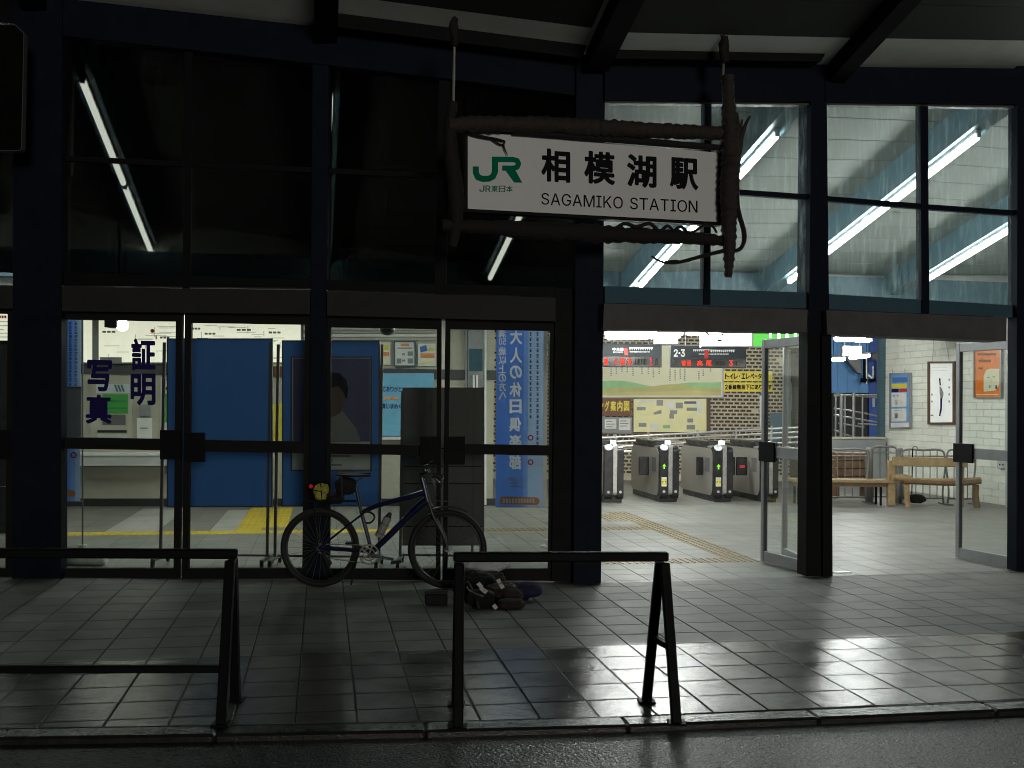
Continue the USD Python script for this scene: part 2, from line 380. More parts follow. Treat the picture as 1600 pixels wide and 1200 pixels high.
V_WET = 6.66       # rain reaches the paving up to this line, under the edge of the roof
def floor_mat(name, base, wet, var=.14, dry_rough=.36, ov=.12):
    n = {'g': ('geometry', {}), 'n1': ('noise_texture', {'scale': 2.2, 'detail': 5.0}), 'n2': ('noise_texture', {'scale': 58.0, 'detail': 3.0, 'roughness': .6}),
         'r': ('rgb_ramp', {'ramp': [(.3, np.array(base) * (1 - var)), (.7, np.array(base) * (1 + var))]}),
         'oi': ('object_info', {}), 'om': ('map_range', {'to_min': 1 - ov, 'to_max': 1 + ov}), 'hv': ('hsv', {'hue': .5, 'saturation': 1.0, 'fac': 1.0}),
         'b': ('bump', {'strength': .12, 'distance': .004}), 'p': ('principled_bsdf', {'specular_ior_level': .5 if not wet else .5})}
    L = [('g.position', 'n1.vector'), ('g.position', 'n2.vector'), ('n1.fac', 'r.fac'), ('oi.random', 'om.value'), ('om.result', 'hv.value'), ('r.color', 'hv.color')]
    if wet:
        n.update({'dot': ('vector_math', {'math_type': 'dot_product', 'vector2': d_}), 'sh': ('math', {'math_type': 'multiply_add', 'value2': .30, 'value3': 0.0}),
                  'ad': ('math', {'math_type': 'add'}), 'wet': ('map_range', {'from_min': V_WET + .24, 'from_max': V_WET + .10, 'to_min': 0.0, 'to_max': 1.0, 'clamp': True}),
                  'rg': ('map_range', {'from_min': 0.0, 'from_max': 1.0, 'to_min': dry_rough, 'to_max': .115}),
                  'rn': ('map_range', {'from_min': .3, 'from_max': .7, 'to_min': -.05, 'to_max': .05}), 'ra': ('math', {'math_type': 'add'}),
                  'bs': ('map_range', {'from_min': 0.0, 'from_max': 1.0, 'to_min': .05, 'to_max': .62}), 'dk': ('map_range', {'to_min': 1.0, 'to_max': .72}), 'sp': ('map_range', {'to_min': .25, 'to_max': .5}),
                  'hv2': ('hsv', {'hue': .5, 'saturation': 1.0, 'fac': 1.0})})
        L += [('g.position', 'dot.vector1'), ('n1.fac', 'sh.value1'), ('dot.value', 'ad.value1'), ('sh.value', 'ad.value2'), ('ad.value', 'wet.value'),
              ('wet.result', 'rg.value'), ('n1.fac', 'rn.value'), ('rg.result', 'ra.value1'), ('rn.result', 'ra.value2'), ('ra.value', 'p.roughness'),
              ('wet.result', 'bs.value'), ('bs.result', 'b.strength'), ('wet.result', 'dk.value'), ('hv.color', 'hv2.color'), ('dk.result', 'hv2.value'), ('wet.result', 'sp.value'), ('sp.result', 'p.specular_ior_level'), ('hv2.color', 'p.base_color')]
    else:
        n['p'][1]['roughness'] = dry_rough
        L += [('hv.color', 'p.base_color')]
    L += [('n2.fac', 'b.height'), ('b.normal', 'p.normal')]
    M[name] = usdkit.material(stage, '/World/Looks/' + name, n, L, surface='p.BSDF')
floor_mat('paving_tile', (.195, .191, .178), True, var=.36, dry_rough=.55, ov=.18)
floor_mat('hall_tile', (.19, .187, .168), False, dry_rough=.46, ov=.09)
floor_mat('tactile_tan', (.20, .155, .075), False, dry_rough=.5, ov=.06)
floor_mat('tactile_yellow', (.60, .44, .03), False, dry_rough=.5, ov=.06)
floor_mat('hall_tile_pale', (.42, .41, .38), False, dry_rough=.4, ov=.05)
mat('joint', (.035, .034, .032), .8)
mat('kerb_stone', (.024, .024, .023), .25, var=.2, scale=12, bump=.3, bscale=90)
mat('asphalt', (.030, .030, .029), .36, var=.6, scale=45, bump=1.0, bscale=75, rvar=.2)

# ------------------------------------------------------------------ the setting: road, kerb, paving, hall floor
rd = trimesh.creation.box([160, 60, .3]); rd.apply_translation([0, -24.3, -.185])
ROAD = part(Node('/World', (0, 0, 0)), 'road', rd, 'asphalt', kind='structure')
earth = trimesh.creation.box([160, 90, .3]); earth.apply_translation([0, 50.8, -.26])
part(Node('/World', (0, 0, 0)), 'ground', earth, 'asphalt', kind='structure')

kx = [-9, -5.2, -2.38, .02, 2.75, 5.4, 9]; ky = [4.5, 4.68, 4.90, 5.13, 5.57, 6.05, 6.75]
from scipy.interpolate import PchipInterpolator
kf = PchipInterpolator(kx, ky)
kerb = thing('kerb', kind='structure')
xs = np.arange(-6.4, 6.6, 1.0)
for a, b in zip(xs[:-1], xs[1:]):
    p, q = np.array([a + .0015, float(kf(a)), 0]), np.array([b - .0015, float(kf(b)), 0]); t = (q - p) / np.linalg.norm(q - p); nn = np.array([-t[1], t[0], 0])
    c = (p + q) / 2 + nn * .07 + np.array([0, 0, -.075])
    part(kerb, 'kerbstone', cbox(c, (q - p) / 2, nn * .07, (0, 0, .076), .012), 'kerb_stone')
curbline = [(x, float(kf(x))) for x in np.linspace(-6.4, 6.2, 60)]
def off(x): t = np.array([1, float(kf(x + .01) - kf(x - .01)) / .02]); t /= np.linalg.norm(t); return np.array([x, float(kf(x))]) + np.array([-t[1], t[0]]) * .146
inner = [tuple(off(x)) for x in np.linspace(-6.4, 6.2, 60)]
fl_l, fl_r = FL.p + FL.t * -3.6, FL.p + FL.t * 4.75
fr_r = FR.p + FR.t * 6.2
region = Polygon(inner + [(fr_r[0], fr_r[1]), (FR.p[0] + .02, FR.p[1]), (fl_r[0], fl_r[1]), (fl_l[0], fl_l[1])])
hall_region = Polygon([(-9.2, 9.28), (fl_r[0], fl_r[1]), (FR.p[0] + .02, FR.p[1]), (fr_r[0], fr_r[1]), (10.2, 14), (8.6, 24), (-2, 24), (-9.5, 17)])
def tile(poly, h=.0, ch=.004, t=.02, tilt=(0, 0), jit=0.0):
    poly = poly.simplify(.001)
    c = np.array(poly.exterior.coords)[:-1]
    if poly.exterior.is_ccw is False: c = c[::-1]
    ins = Polygon(c).buffer(-ch, join_style=2)
    if ins.is_empty or ins.geom_type != 'Polygon' or len(ins.exterior.coords) - 1 != len(c):
        m = trimesh.creation.extrude_polygon(Polygon(c), t, engine='earcut'); m.apply_translation([0, 0, h - t]); return m
    k = np.array(ins.exterior.coords)[:-1]
    if ins.exterior.is_ccw is False: k = k[::-1]
    j = np.argmin(((k - c[0]) ** 2).sum(1)); k = np.roll(k, -j, axis=0); n = len(c)
    m0 = c.mean(0)
    z = lambda q: h + (q - m0) @ np.array(tilt)
    v = np.vstack([np.c_[c, np.full(n, h - t)], np.c_[c, z(c) - ch * .6], np.c_[k, z(k)]])
    f = []
    for i in range(n):
        q = (i + 1) % n
        for l in (0, n): f += [(l + i, l + q, l + n + q), (l + i, l + n + q, l + n + i)]
    f += [(2 * n, 2 * n + i, 2 * n + i + 1) for i in range(1, n - 1)]
    return tri(v, f)
def proj(p):
    v = np.asarray(p, float) - C; w = v @ fw
    return (800 + FPX * (v @ RT) / w, 600 - FPX * (v @ UP) / w) if w > .1 else (1e9, 1e9)
def seen(c):
    x, y = proj((c[0], c[1], 0)); return -60 < x < 1660 and y < 1260
U_OFF, V_OFF, S = -.115, -.045, .306
def tiles_in(reg, vmin, vmax, umin, umax, gap):
    out = []
    for i in range(int(umin / S) - 1, int(umax / S) + 2):
        for j in range(int(vmin / S) - 1, int(vmax / S) + 2):
            u, v = i * S + U_OFF, j * S + V_OFF
            q = [B(u + gap / 2, v + gap / 2), B(u + S - gap / 2, v + gap / 2), B(u + S - gap / 2, v + S - gap / 2), B(u + gap / 2, v + S - gap / 2)]
            p = Polygon([(a[0], a[1]) for a in q])
            if not reg.intersects(p): continue
            if not reg.contains(p):
                p = p.intersection(reg)
                if p.geom_type != 'Polygon' or p.area < .004: continue
            out.append((p, u + S / 2, v + S / 2))
    return out
PAV = thing('paving', kind='structure')
part(PAV, 'bed', solid(region, lambda x, y, o: np.array([x, y, o]), -.006, -.12), 'joint')
ts = tiles_in(region, 3, 12, -7, 8, .008)
ts.sort(key=lambda t: (not seen(t[0].centroid.coords[0]), np.hypot(t[0].centroid.x, t[0].centroid.y)))
rest = []
for i, (p, u, v) in enumerate(ts):
    m = tile(p, rnd.uniform(-.0006, .0006), tilt=(rnd.gauss(0, .0008), rnd.gauss(0, .0008)))
    if i < 300 and seen(p.centroid.coords[0]): part(PAV, 'paving_tile', m, 'paving_tile')
    else: rest.append(m)
if rest: part(PAV, 'outer_tiles', cat(rest), 'paving_tile', kind='stuff')

HALL = thing('hall_floor', kind='structure')
part(HALL, 'bed', solid(hall_region, lambda x, y, o: np.array([x, y, o]), -.006, -.11), 'joint')
# tactile guiding tiles: which cells of the floor's grid they take
tac = {}
gy = lambda x, y: (ground(x, y) @ r_, ground(x, y) @ d_)
cross_v = gy(500, 832)[1]
for i, (p, u, v) in enumerate(tiles_in(hall_region, 9, 24.5, -10, 12, .004)):
    key = (round(u, 3), round(v, 3)); X, Y_ = p.centroid.x, p.centroid.y; px, py = proj((X, Y_, 0)); k = None
    if abs(v - cross_v) < S * .5 and 80 < px < 1010: k = 'tactile_yellow' if px < 700 else 'tactile_tan'
    if px < 700 and 372 < proj((X, Y_, 0))[0] + (py - 815) * 1.1 < 440 and 12.6 < Y_ < 15.4: k = 'tactile_yellow'
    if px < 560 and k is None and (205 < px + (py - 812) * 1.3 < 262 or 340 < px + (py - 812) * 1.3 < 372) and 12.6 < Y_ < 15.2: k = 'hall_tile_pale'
    a, b = np.array(gy(958, 803)), np.array(gy(1165, 876)); w = (np.array([u, v]) - a); tt = np.clip(w @ (b - a) / ((b - a) @ (b - a)), 0, 1)
    if np.linalg.norm(np.array([u, v]) - a - tt * (b - a)) < .2: k = 'tactile_tan'
    if abs(v - gy(1060, 873)[1]) < S * .5 and 900 < px < 1200: k = 'tactile_tan'
    tac[key] = (p, k, X, Y_)
lst = sorted(tac.values(), key=lambda t: (not seen((t[2], t[3])), np.hypot(t[2], t[3])))
rest, n_ind = {}, 0
for p, k, X, Y_ in lst:
    m = tile(p, (.001 if k and 'tactile' in k else 0) + rnd.uniform(-.0004, .0004), tilt=(rnd.gauss(0, .0008), rnd.gauss(0, .0008)))
    if k and 'tactile' in k and seen((X, Y_)) and Y_ < 16.5:
        c = p.centroid; st = []
        for a in np.linspace(-.11, .11, 4):
            st.append(obox(np.array([c.x, c.y, .003]) + r_ * a, r_ * .011, d_ * .13, (0, 0, .004)))
        m = cat([m] + st)
    x, y = proj((X, Y_, 0))
    if n_ind < 270 and seen((X, Y_)) and (x > 900 or (90 < x < 870 and y < 900)):
        part(HALL, 'tactile_tile' if k and 'tactile' in k else 'floor_tile', m, k or 'hall_tile'); n_ind += 1
    else: rest.setdefault(k or 'hall_tile', []).append(m)
for k, ms in rest.items(): part(HALL, 'far_tactile_tiles' if 'tactile' in k else 'far_floor_tiles', cat(ms), k, kind='stuff')

# ------------------------------------------------------------------ the station building
ST = thing('station_building', 'dark station front of navy steel posts and glass under a sloping roof, lit hall inside', 'building', (0, 9.3, 0))
fq = lambda name, pts, pl, o1, o2, m, par=None, **k: part(par or ST, name, pq(pts, pl, o1, o2), m, **k)
# posts and columns
fq('column', [(22, -40), (97, -40), (95, 911), (18, 913)], FL, .10, -.035, 'navy_steel')
fq('column', [(901, 60), (946, 62), (939, 912), (896, 913)], FL, .12, -.20, 'navy_steel')
fq('door_jamb', [(868, 450), (900, 452), (896, 909), (862, 908)], FL, .05, -.14, 'black_steel')
fq('post', [(489, 40), (514, 43), (507, 906), (482, 906)], FL, .06, -.14, 'navy_steel')
fq('post', [(686, 112), (704, 114), (697, 466), (679, 466)], FL, .03, -.012, 'black_steel')
fq('post', [(289, 70), (301, 72), (297, 455), (285, 455)], FL, .02, -.012, 'black_steel')
fq('post', [(1268, 95), (1291, 95), (1296, 520), (1264, 519)], FR, .07, -.16, 'navy_steel')
fq('door_jamb', [(1262, 518), (1281, 519), (1283, 900), (1259, 900)], FR, .06, -.10, 'black_steel')
fq('door_jamb', [(1284, 519), (1299, 520), (1301, 901), (1286, 901)], FR, .06, -.10, 'black_steel')
fq('post', [(1590, 100), (1640, 100), (1640, 893), (1588, 892)], FR, .08, -.05, 'navy_steel')
fq('column', [(-260, -60), (-120, -60), (-130, 913), (-270, 913)], FL, .10, -.25, 'navy_steel')
# top beams
fq('top_beam', [(22, -12), (122, 0), (490, 41), (901, 94), (901, 149), (700, 123), (490, 99), (97, 55), (22, 48)], FL, .075, -.10, 'navy_steel')
fq('top_beam', [(945, 99), (1270, 103), (1270, 158), (945, 155)], FR, .085, -.10, 'navy_steel')
fq('top_beam', [(1290, 104), (1590, 107), (1590, 162), (1290, 158)], FR, .085, -.10, 'navy_steel')
fq('window_head', [(945, 156), (1270, 159), (1270, 164), (945, 161)], FR, .03, -.05, 'lintel_steel')
fq('window_head', [(1290, 159), (1590, 163), (1590, 168), (1290, 164)], FR, .03, -.05, 'lintel_steel')
# mullions and transoms
fq('mullion', [(1101, 156), (1112, 156), (1110, 476), (1099, 476)], FR, .03, -.05, 'navy_steel')
fq('mullion', [(1438, 163), (1450, 163), (1452, 490), (1440, 490)], FR, .03, -.05, 'navy_steel')
fq('transom', [(945, 282), (1100, 292), (1100, 300), (945, 290)], FR, .022, -.04, 'navy_steel')
fq('transom', [(1112, 293), (1270, 304), (1270, 312), (1112, 301)], FR, .022, -.04, 'navy_steel')
fq('transom', [(1291, 306), (1438, 318), (1438, 326), (1291, 314)], FR, .022, -.04, 'navy_steel')
fq('transom', [(1450, 319), (1590, 329), (1590, 337), (1450, 327)], FR, .022, -.04, 'navy_steel')
for a, b in ((97, 287), (299, 487), (512, 683), (702, 870)):
    ya, yb = 243 + (a - 97) * .047, 243 + (b - 97) * .047
    fq('transom', [(a, ya), (b, yb), (b, yb + 8), (a, ya + 8)], FL, .018, -.012, 'black_steel')
# sills of the upper windows, lintels (door operator boxes)
fq('window_sill', [(945, 447), (1262, 457), (1262, 482), (945, 473)], FR, .02, -.10, 'teal_dark')
fq('window_sill', [(1291, 459), (1584, 477), (1584, 496), (1291, 483)], FR, .02, -.10, 'teal_dark')
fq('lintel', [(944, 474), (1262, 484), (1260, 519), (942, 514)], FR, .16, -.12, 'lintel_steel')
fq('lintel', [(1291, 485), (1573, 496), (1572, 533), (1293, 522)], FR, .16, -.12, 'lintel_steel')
fq('window_sill', [(97, 425), (484, 437), (484, 450), (97, 446)], FL, .04, -.08, 'black_steel')
fq('window_sill', [(511, 438), (868, 449), (868, 464), (511, 453)], FL, .04, -.08, 'black_steel')
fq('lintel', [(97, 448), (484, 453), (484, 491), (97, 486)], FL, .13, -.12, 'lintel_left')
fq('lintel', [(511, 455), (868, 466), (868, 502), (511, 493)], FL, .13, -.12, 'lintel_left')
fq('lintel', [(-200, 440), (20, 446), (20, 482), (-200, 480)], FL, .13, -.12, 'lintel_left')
# glass of the upper windows
def pane(pts, pl, m, par=None, o=0.0):
    fq('glass_pane', pts, pl, o, o - .008, m, par)
for a, b in ((-118, 40), (80, 293), (293, 498), (498, 691), (691, 905)):
    tp = lambda x: 55 + (x - 97) * .117; ml = lambda x: 243 + (x - 97) * .047; sl = lambda x: 425 + (x - 97) * .031
    pane([(a, tp(a)), (b, tp(b)), (b, ml(b) + 4), (a, ml(a) + 4)], FL, 'dark_glass')
    pane([(a, ml(a) + 4), (b, ml(b) + 4), (b, sl(b) + 4), (a, sl(a) + 4)], FL, 'dark_glass', o=-.001)
for a, b in ((941, 1106), (1106, 1280), (1280, 1445), (1445, 1596)):
    ml = lambda x: 282 + (x - 945) * .073; tp = lambda x: 157 + (x - 945) * .012; sl = lambda x: 447 + (x - 945) * .045
    pane([(a, tp(a)), (b, tp(b)), (b, ml(b) + 4), (a, ml(a) + 4)], FR, 'dirty_glass')
    pane([(a, ml(a) + 4), (b, ml(b) + 4), (b, sl(b) + 4), (a, sl(a) + 4)], FR, 'dirty_glass', o=-.001)
# closed doors of the left bays: leaf outline by x at the top and at the foot
def leaf(x0t, x1t, x0b, x1b, yt0, yt1, ytg, ym0, ym1, yg, yb, plate_left, m='dark_bronze', st=10):
    L = sub(ST, 'door_leaf')
    X0 = lambda y: x0t + (x0b - x0t) * (y - 490) / 410; X1 = lambda y: x1t + (x1b - x1t) * (y - 490) / 410
    fq('stile', [(X0(yt0), yt0), (X0(yt0) + st, yt0), (X0(yb) + st, yb), (X0(yb), yb)], FL, .02, -.03, m, L)
    fq('stile', [(X1(yt1) - st, yt1), (X1(yt1), yt1), (X1(yb), yb), (X1(yb) - st, yb)], FL, .02, -.03, m, L)
    fq('rail', [(X0(yt0) + st, yt0), (X1(yt1) - st, yt1), (X1(ytg) - st, ytg + 3), (X0(ytg) + st, ytg)], FL, .018, -.03, m, L)
    fq('rail', [(X0(ym0) + st, ym0), (X1(ym0) - st, ym0 + 3), (X1(ym1) - st, ym1 + 3), (X0(ym1) + st, ym1)], FL, .018, -.03, m, L)
    fq('rail', [(X0(yg) + st, yg), (X1(yg) - st, yg), (X1(yb) - st, yb), (X0(yb) + st, yb)], FL, .018, -.03, m, L)
    pane([(X0(ytg) + st, ytg - 2), (X1(ytg) - st, ytg), (X1(ym0) - st, ym0 + 6), (X0(ym0) + st, ym0 + 4)], FL, 'door_glass', L, -.004)
    pane([(X0(ym1) + st, ym1 - 4), (X1(ym1) - st, ym1 - 3), (X1(yg) - st, yg + 3), (X0(yg) + st, yg + 3)], FL, 'door_glass', L, -.004)
    xm = X0(695) if plate_left else X1(695)
    fq('push_plate', rect(xm + (1 if plate_left else -33), ym0 - 11, xm + (33 if plate_left else -1), ym1 + 17), FL, .05, .022, 'black_steel', L, label=None)
    return L
LF1 = leaf(91, 285, 84, 281, 486, 487, 499, 683, 701, 888, 903, False)
LF2 = leaf(289, 487, 284, 482, 487, 490, 504, 687, 705, 888, 904, True)
LF3 = leaf(510, 690, 508, 688, 493, 498, 511, 693, 709, 889, 906, False, st=7)
LF4 = leaf(696, 868, 691, 864, 497, 501, 514, 693, 709, 889, 907, True, st=8)
LF0 = leaf(-150, 22, -155, 18, 481, 483, 487, 683, 701, 888, 903, False)
fq('threshold', [(93, 903), (866, 908), (866, 912), (93, 907)], FL, .03, -.08, 'aluminium')
# lettering stuck on the first door
for ch, bx in (('証', (205, 529, 243, 579)), ('明', (204, 583, 243, 633)), ('写', (136, 562, 175, 611)), ('真', (134, 616, 174, 662))):
    m = pq(put(glyph(ch, 3, .35)[0], *bx, sl=.02), FL, .004, .001); part(LF1, 'letter', m, 'ink_navy')
# open doors of the right bays
def swung(h, e, y_t0, y_t1, y_b0, y_b1, mid, plate, name='door_leaf', both=True):
    """leaf between the hinge pixel column h and the free edge e, standing on the floor"""
    Hp, Ep = ground(h, y_b0), ground(e, y_b1); pl = Plane(Hp, Ep); t = (Ep - Hp) / np.linalg.norm(Ep - Hp); W = np.linalg.norm(Ep - Hp)
    L = sub(ST, name); zt = (pl(h, y_t0)[2] + pl(e, y_t1)[2]) / 2; n = pl.n
    def bx(a, b, z0, z1, th, nm, m, o=0.0): part(L, nm, cbox(Hp + t * (a + b) / 2 + np.array([0, 0, (z0 + z1) / 2]) + n * o, t * (b - a) / 2, n * th / 2, (0, 0, (z1 - z0) / 2), .004), m)
    bx(0, .055, .012, zt, .05, 'stile', 'aluminium'); bx(W - .055, W, .012, zt, .05, 'stile', 'aluminium')
    bx(.055, W - .055, zt - .09, zt, .046, 'rail', 'aluminium'); bx(.055, W - .055, .012, .12, .046, 'rail', 'aluminium')
    zm = pl(e, mid)[2]
    bx(.055, W - .055, zm - .055, zm + .055, .046, 'rail', 'aluminium')
    bx(.05, W - .05, .11, zm - .05, .008, 'glass_pane', 'clear_glass'); bx(.05, W - .05, zm + .05, zt - .08, .008, 'glass_pane', 'clear_glass')
    if plate:
        bx(W - .26, W + .015, zm - .10, zm + .10, .02, 'push_plate', 'black_steel', .036); bx(W - .2, W + .012, zm - .10, zm + .10, .02, 'push_plate', 'aluminium', -.036)
    return L
swung(1259, 1191, 521, 535, 896, 878, 705, True)
swung(1259, 1224, 523, 530, 889, 873, 705, False)
swung(1587, 1495, 528, 540, 890, 872, 707, True)
part(ST, 'floor_guide', cbox(ground(1316, 895) + np.array([0, 0, .004]), r_ * .09, d_ * .025, (0, 0, .005), .002), 'steel')

# roof: soffit boards over the pavement, ceiling boards over the hall
A_ = np.array([-.19, 1.0, -.24])                                     # down the slope, into the hall
frL = [FL(x, y, 0) for x, y in ((-150, -30), (122, 1), (490, 42), (901, 95))]
frR = [FR(x, y, 0) for x, y in ((946, 102), (1299, 107.5), (1640, 110))]
def board(p, q, s, t, th, m, name, par=None):
    """board between the lines p->p+s and q->q+s .. t down the slope"""
    a, b, c, d = p + A_ * s, q + A_ * s, q + A_ * t, p + A_ * t
    v = np.array([a, b, c, d, a + [0, 0, th], b + [0, 0, th], c + [0, 0, th], d + [0, 0, th]])
    f = [(0, 2, 1), (0, 3, 2), (4, 5, 6), (4, 6, 7), (0, 1, 5), (0, 5, 4), (1, 2, 6), (1, 6, 5), (2, 3, 7), (2, 7, 6), (3, 0, 4), (3, 4, 7)]
    part(par or ST, name, fixw(tri(v, f)), m)
for P in (frL, frR):
    for p, q in zip(P[:-1], P[1:]):
        for k in range(4):
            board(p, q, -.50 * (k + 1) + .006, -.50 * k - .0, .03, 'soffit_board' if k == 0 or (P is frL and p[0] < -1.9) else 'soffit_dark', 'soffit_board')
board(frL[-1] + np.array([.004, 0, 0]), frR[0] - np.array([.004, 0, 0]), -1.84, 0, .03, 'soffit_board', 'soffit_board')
# rafters carrying the soffit
for P, w in ((FL(509, 42, 0), .20), (FL(932, 80, 0.15), .20), (FR(1299, 105, 0), .165), (FL(60, -6, 0), .2)):
    a, b = P + A_ * (-.02 if w != .165 else -.05) - np.array([0, 0, .10]), P - A_ * 1.84 - np.array([0, 0, .10])
    part(ST, 'rafter', bar(a, b, w, .19), 'black_steel')
fq('purlin', [(528, 12), (922, 62), (906, 90), (526, 42)], FL, .25, .12, 'black_steel')
fq('purlin', [(948, 66), (1296, 71), (1283, 96), (944, 91)], FR, .25, .12, 'black_steel')
# ceiling of the hall
LS = {  # lamp rows: start of the row and its length down the slope
    'L0': (np.array([-6.5, 10.0, 4.80]), 4.6), 'L1': (at(128, 123, 10.0), 4.6), 'L2': (None, 4.6), 'L3': (None, 4.6), 'R1': (at(1215, 208, 10.4), 4.16), 'R2': (at(1530, 210, 10.8), 4.1), 'R3': (None, 4.3)}
LS['L3'] = (at(765, 435, 14.6) - A_ * 4.6, 4.6)
LS['L2'] = (np.array([-1.80, 10.0, (LS['L1'][0][2] + LS['L3'][0][2]) / 2]), 4.6)
LS['R3'] = (at(1455, 432, 15.2) - A_ * 4.3, 4.3)
def slope_at(p, Y): return p + A_ * (Y - p[1])
rows = ['L0', 'L1', 'L2', 'L3', 'R1', 'R2', 'R3']
UPZ = np.array([0, 0, .40])
knots = [LS['L0'][0] + np.array([-1.8, -.3, .05])] + [LS[k][0] for k in rows] + [LS['R3'][0] + np.array([2.4, .4, .1])]
def front_y(p):                                                     # where the front stands under a row
    return (9.32 if p[0] < .8 else FR.p[1] + (p[0] - FR.p[0]) * FR.t[1] / FR.t[0]) + .14
VEND = 15.0
for a, b in zip(knots[:-1], knots[1:]):
    n = 12
    for k in range(n):
        p0, p1 = slope_at(a, front_y(a)) + UPZ, slope_at(b, front_y(b)) + UPZ
        La, Lb = (VEND + a[0] * .18 - front_y(a)), (VEND + b[0] * .18 - front_y(b))
        A0, A1, B0, B1 = p0 + A_ * La * k / n, p0 + A_ * (La * (k + 1) / n - .016), p1 + A_ * Lb * k / n, p1 + A_ * (Lb * (k + 1) / n - .016)
        z = np.array([0, 0, .025 + .004 * (k % 2)]); v = np.array([A0, B0, B1, A1, A0 + z, B0 + z, B1 + z, A1 + z])
        f = [(0, 2, 1), (0, 3, 2), (4, 5, 6), (4, 6, 7), (0, 1, 5), (0, 5, 4), (1, 2, 6), (1, 6, 5), (2, 3, 7), (2, 7, 6), (3, 0, 4), (3, 4, 7)]
        part(ST, 'ceiling_board', fixw(tri(v, f)), 'ceiling_board')
    v = np.array([p0 - A_ * .3, p1 - A_ * .3, p1 + A_ * (Lb + .2), p0 + A_ * (La + .2)]) + np.array([0, 0, .05])
    part(ST, 'roof_deck', fixw(trimesh.convex.convex_hull(np.vstack([v, v + [0, 0, .12]]))), 'dark_wall')
for k in rows:
    p, Lk = LS[k]; a = slope_at(p, front_y(p)) + np.array([0, 0, .225]); b = slope_at(p, VEND + p[0] * .18) + np.array([0, 0, .225])
    part(ST, 'ceiling_beam', bar(a, b, .20, .34), 'teal_steel')
def xrow(u0, u1, v0, v1, z0, z1, name, m): part(ST, name, bb(u0, u1, v0, v1, z0, z1), m)
xrow(-8, 11, 14.82, 15.02, 3.22, 3.62, 'cross_beam', 'teal_steel')
xrow(-8, 11, 15.03, 15.13, 3.10, 4.6, 'ceiling_upstand', 'hall_wall')
xrow(-8, 5.9, 15.14, 24.2, 3.10, 3.2, 'lower_ceiling', 'dark_wall')
xrow(5.9, 11.6, 15.14, 22.2, 3.28, 3.38, 'lower_ceiling', 'dark_wall')
# header that closes the gap above the top beams
for P in (frL, frR):
    for p, q in zip(P[:-1], P[1:]):
        a, b = p - np.array([0, -.06, .25]), q - np.array([0, -.06, .25])
        part(ST, 'header', obox((a + b) / 2 + np.array([0, 0, .42]), (b - a) / 2, (0, .03, 0), (0, 0, .44)), 'black_steel')
# walls: ticket office, side walls, brick wall behind the gates
def wall(p, q, z0, z1, th, name, m, back=1):
    p, q = np.array([*p[:2], 0.0]), np.array([*q[:2], 0.0]); t = q - p; n = np.array([-t[1], t[0], 0]) / np.linalg.norm(t) * back
    return part(ST, name, obox((p + q) / 2 + n * th / 2 + np.array([0, 0, (z0 + z1) / 2]), t / 2, n * th / 2, (0, 0, (z1 - z0) / 2)), m)
tw0, tw1 = TW.p - TW.t * 2.6, np.array([-.28, 16.2, 0])
wall(tw0, tw1, 0, 3.6, .15, 'ticket_office_wall', 'beige_wall')
wall(tw1, tw1 + d_ * 7, 0, 3.4, .15, 'return_wall', 'beige_wall')
wall((-9.0, 9.4), (-9.0, 15.0), 0, 5.4, .15, 'side_wall', 'hall_wall')
fq('skirting', [(60, 779), (774, 779), (774, 790), (60, 791)], TW, .02, .0, 'skirting')
zb0, zb1 = TW(200, 585)[2], TW(200, 569)[2]
a, b = TW(122, 577), TW(778, 577)
part(ST, 'wall_band', obox((a + b) / 2 * [1, 1, 0] + TW.n * .012 + np.array([0, 0, (zb0 + zb1) / 2]), (b - a) / 2 * [1, 1, 0], TW.n * .012, (0, 0, (zb1 - zb0) / 2)), 'dark_band')
# the white block wall along the right side of the hall
W0, W1 = np.array([8.26, 17.0, 0]), np.array([7.50, 20.8, 0]); wt = (W1 - W0) / np.linalg.norm(W1 - W0); wn = np.array([-wt[1], wt[0], 0]); WL = np.linalg.norm(W1 - W0)
SW = part(ST, 'block_wall', obox((W0 + W1) / 2 - wn * .10 + np.array([0, 0, 1.65]), wt * WL / 2, wn * .09, (0, 0, 1.65)), 'block_mortar')
for c in range(27):
    s = -.2 * (c % 2)
    while s < WL - .02:
        a, b = max(s, 0) + .003, min(s + .40, WL) - .003
        if b - a > .03:
            part(SW, 'block', cbox(W0 + wt * (a + b) / 2 - wn * (.008 + rnd.uniform(0, .0015)) + np.array([0, 0, c * .122 + .061]), wt * (b - a) / 2, wn * .018, (0, 0, .0588), .004), 'white_block')
        s += .40
WB = Plane(W0, W1)
wall(W0 - wt * .02 + wn * .0, W0 - wt * 6.3, 0, 5.2, .2, 'side_wall', 'hall_wall', -1)
part(ST, 'wall_post', obox(W1 + wt * .06 + np.array([0, 0, 1.65]), wt * .06, wn * .12, (0, 0, 1.65)), 'teal_steel')
part(ST, 'wall_post', obox(W0 - wt * .10 + wn * .02 + np.array([0, 0, 1.65]), wt * .08, wn * .08, (0, 0, 1.65)), 'teal_steel')
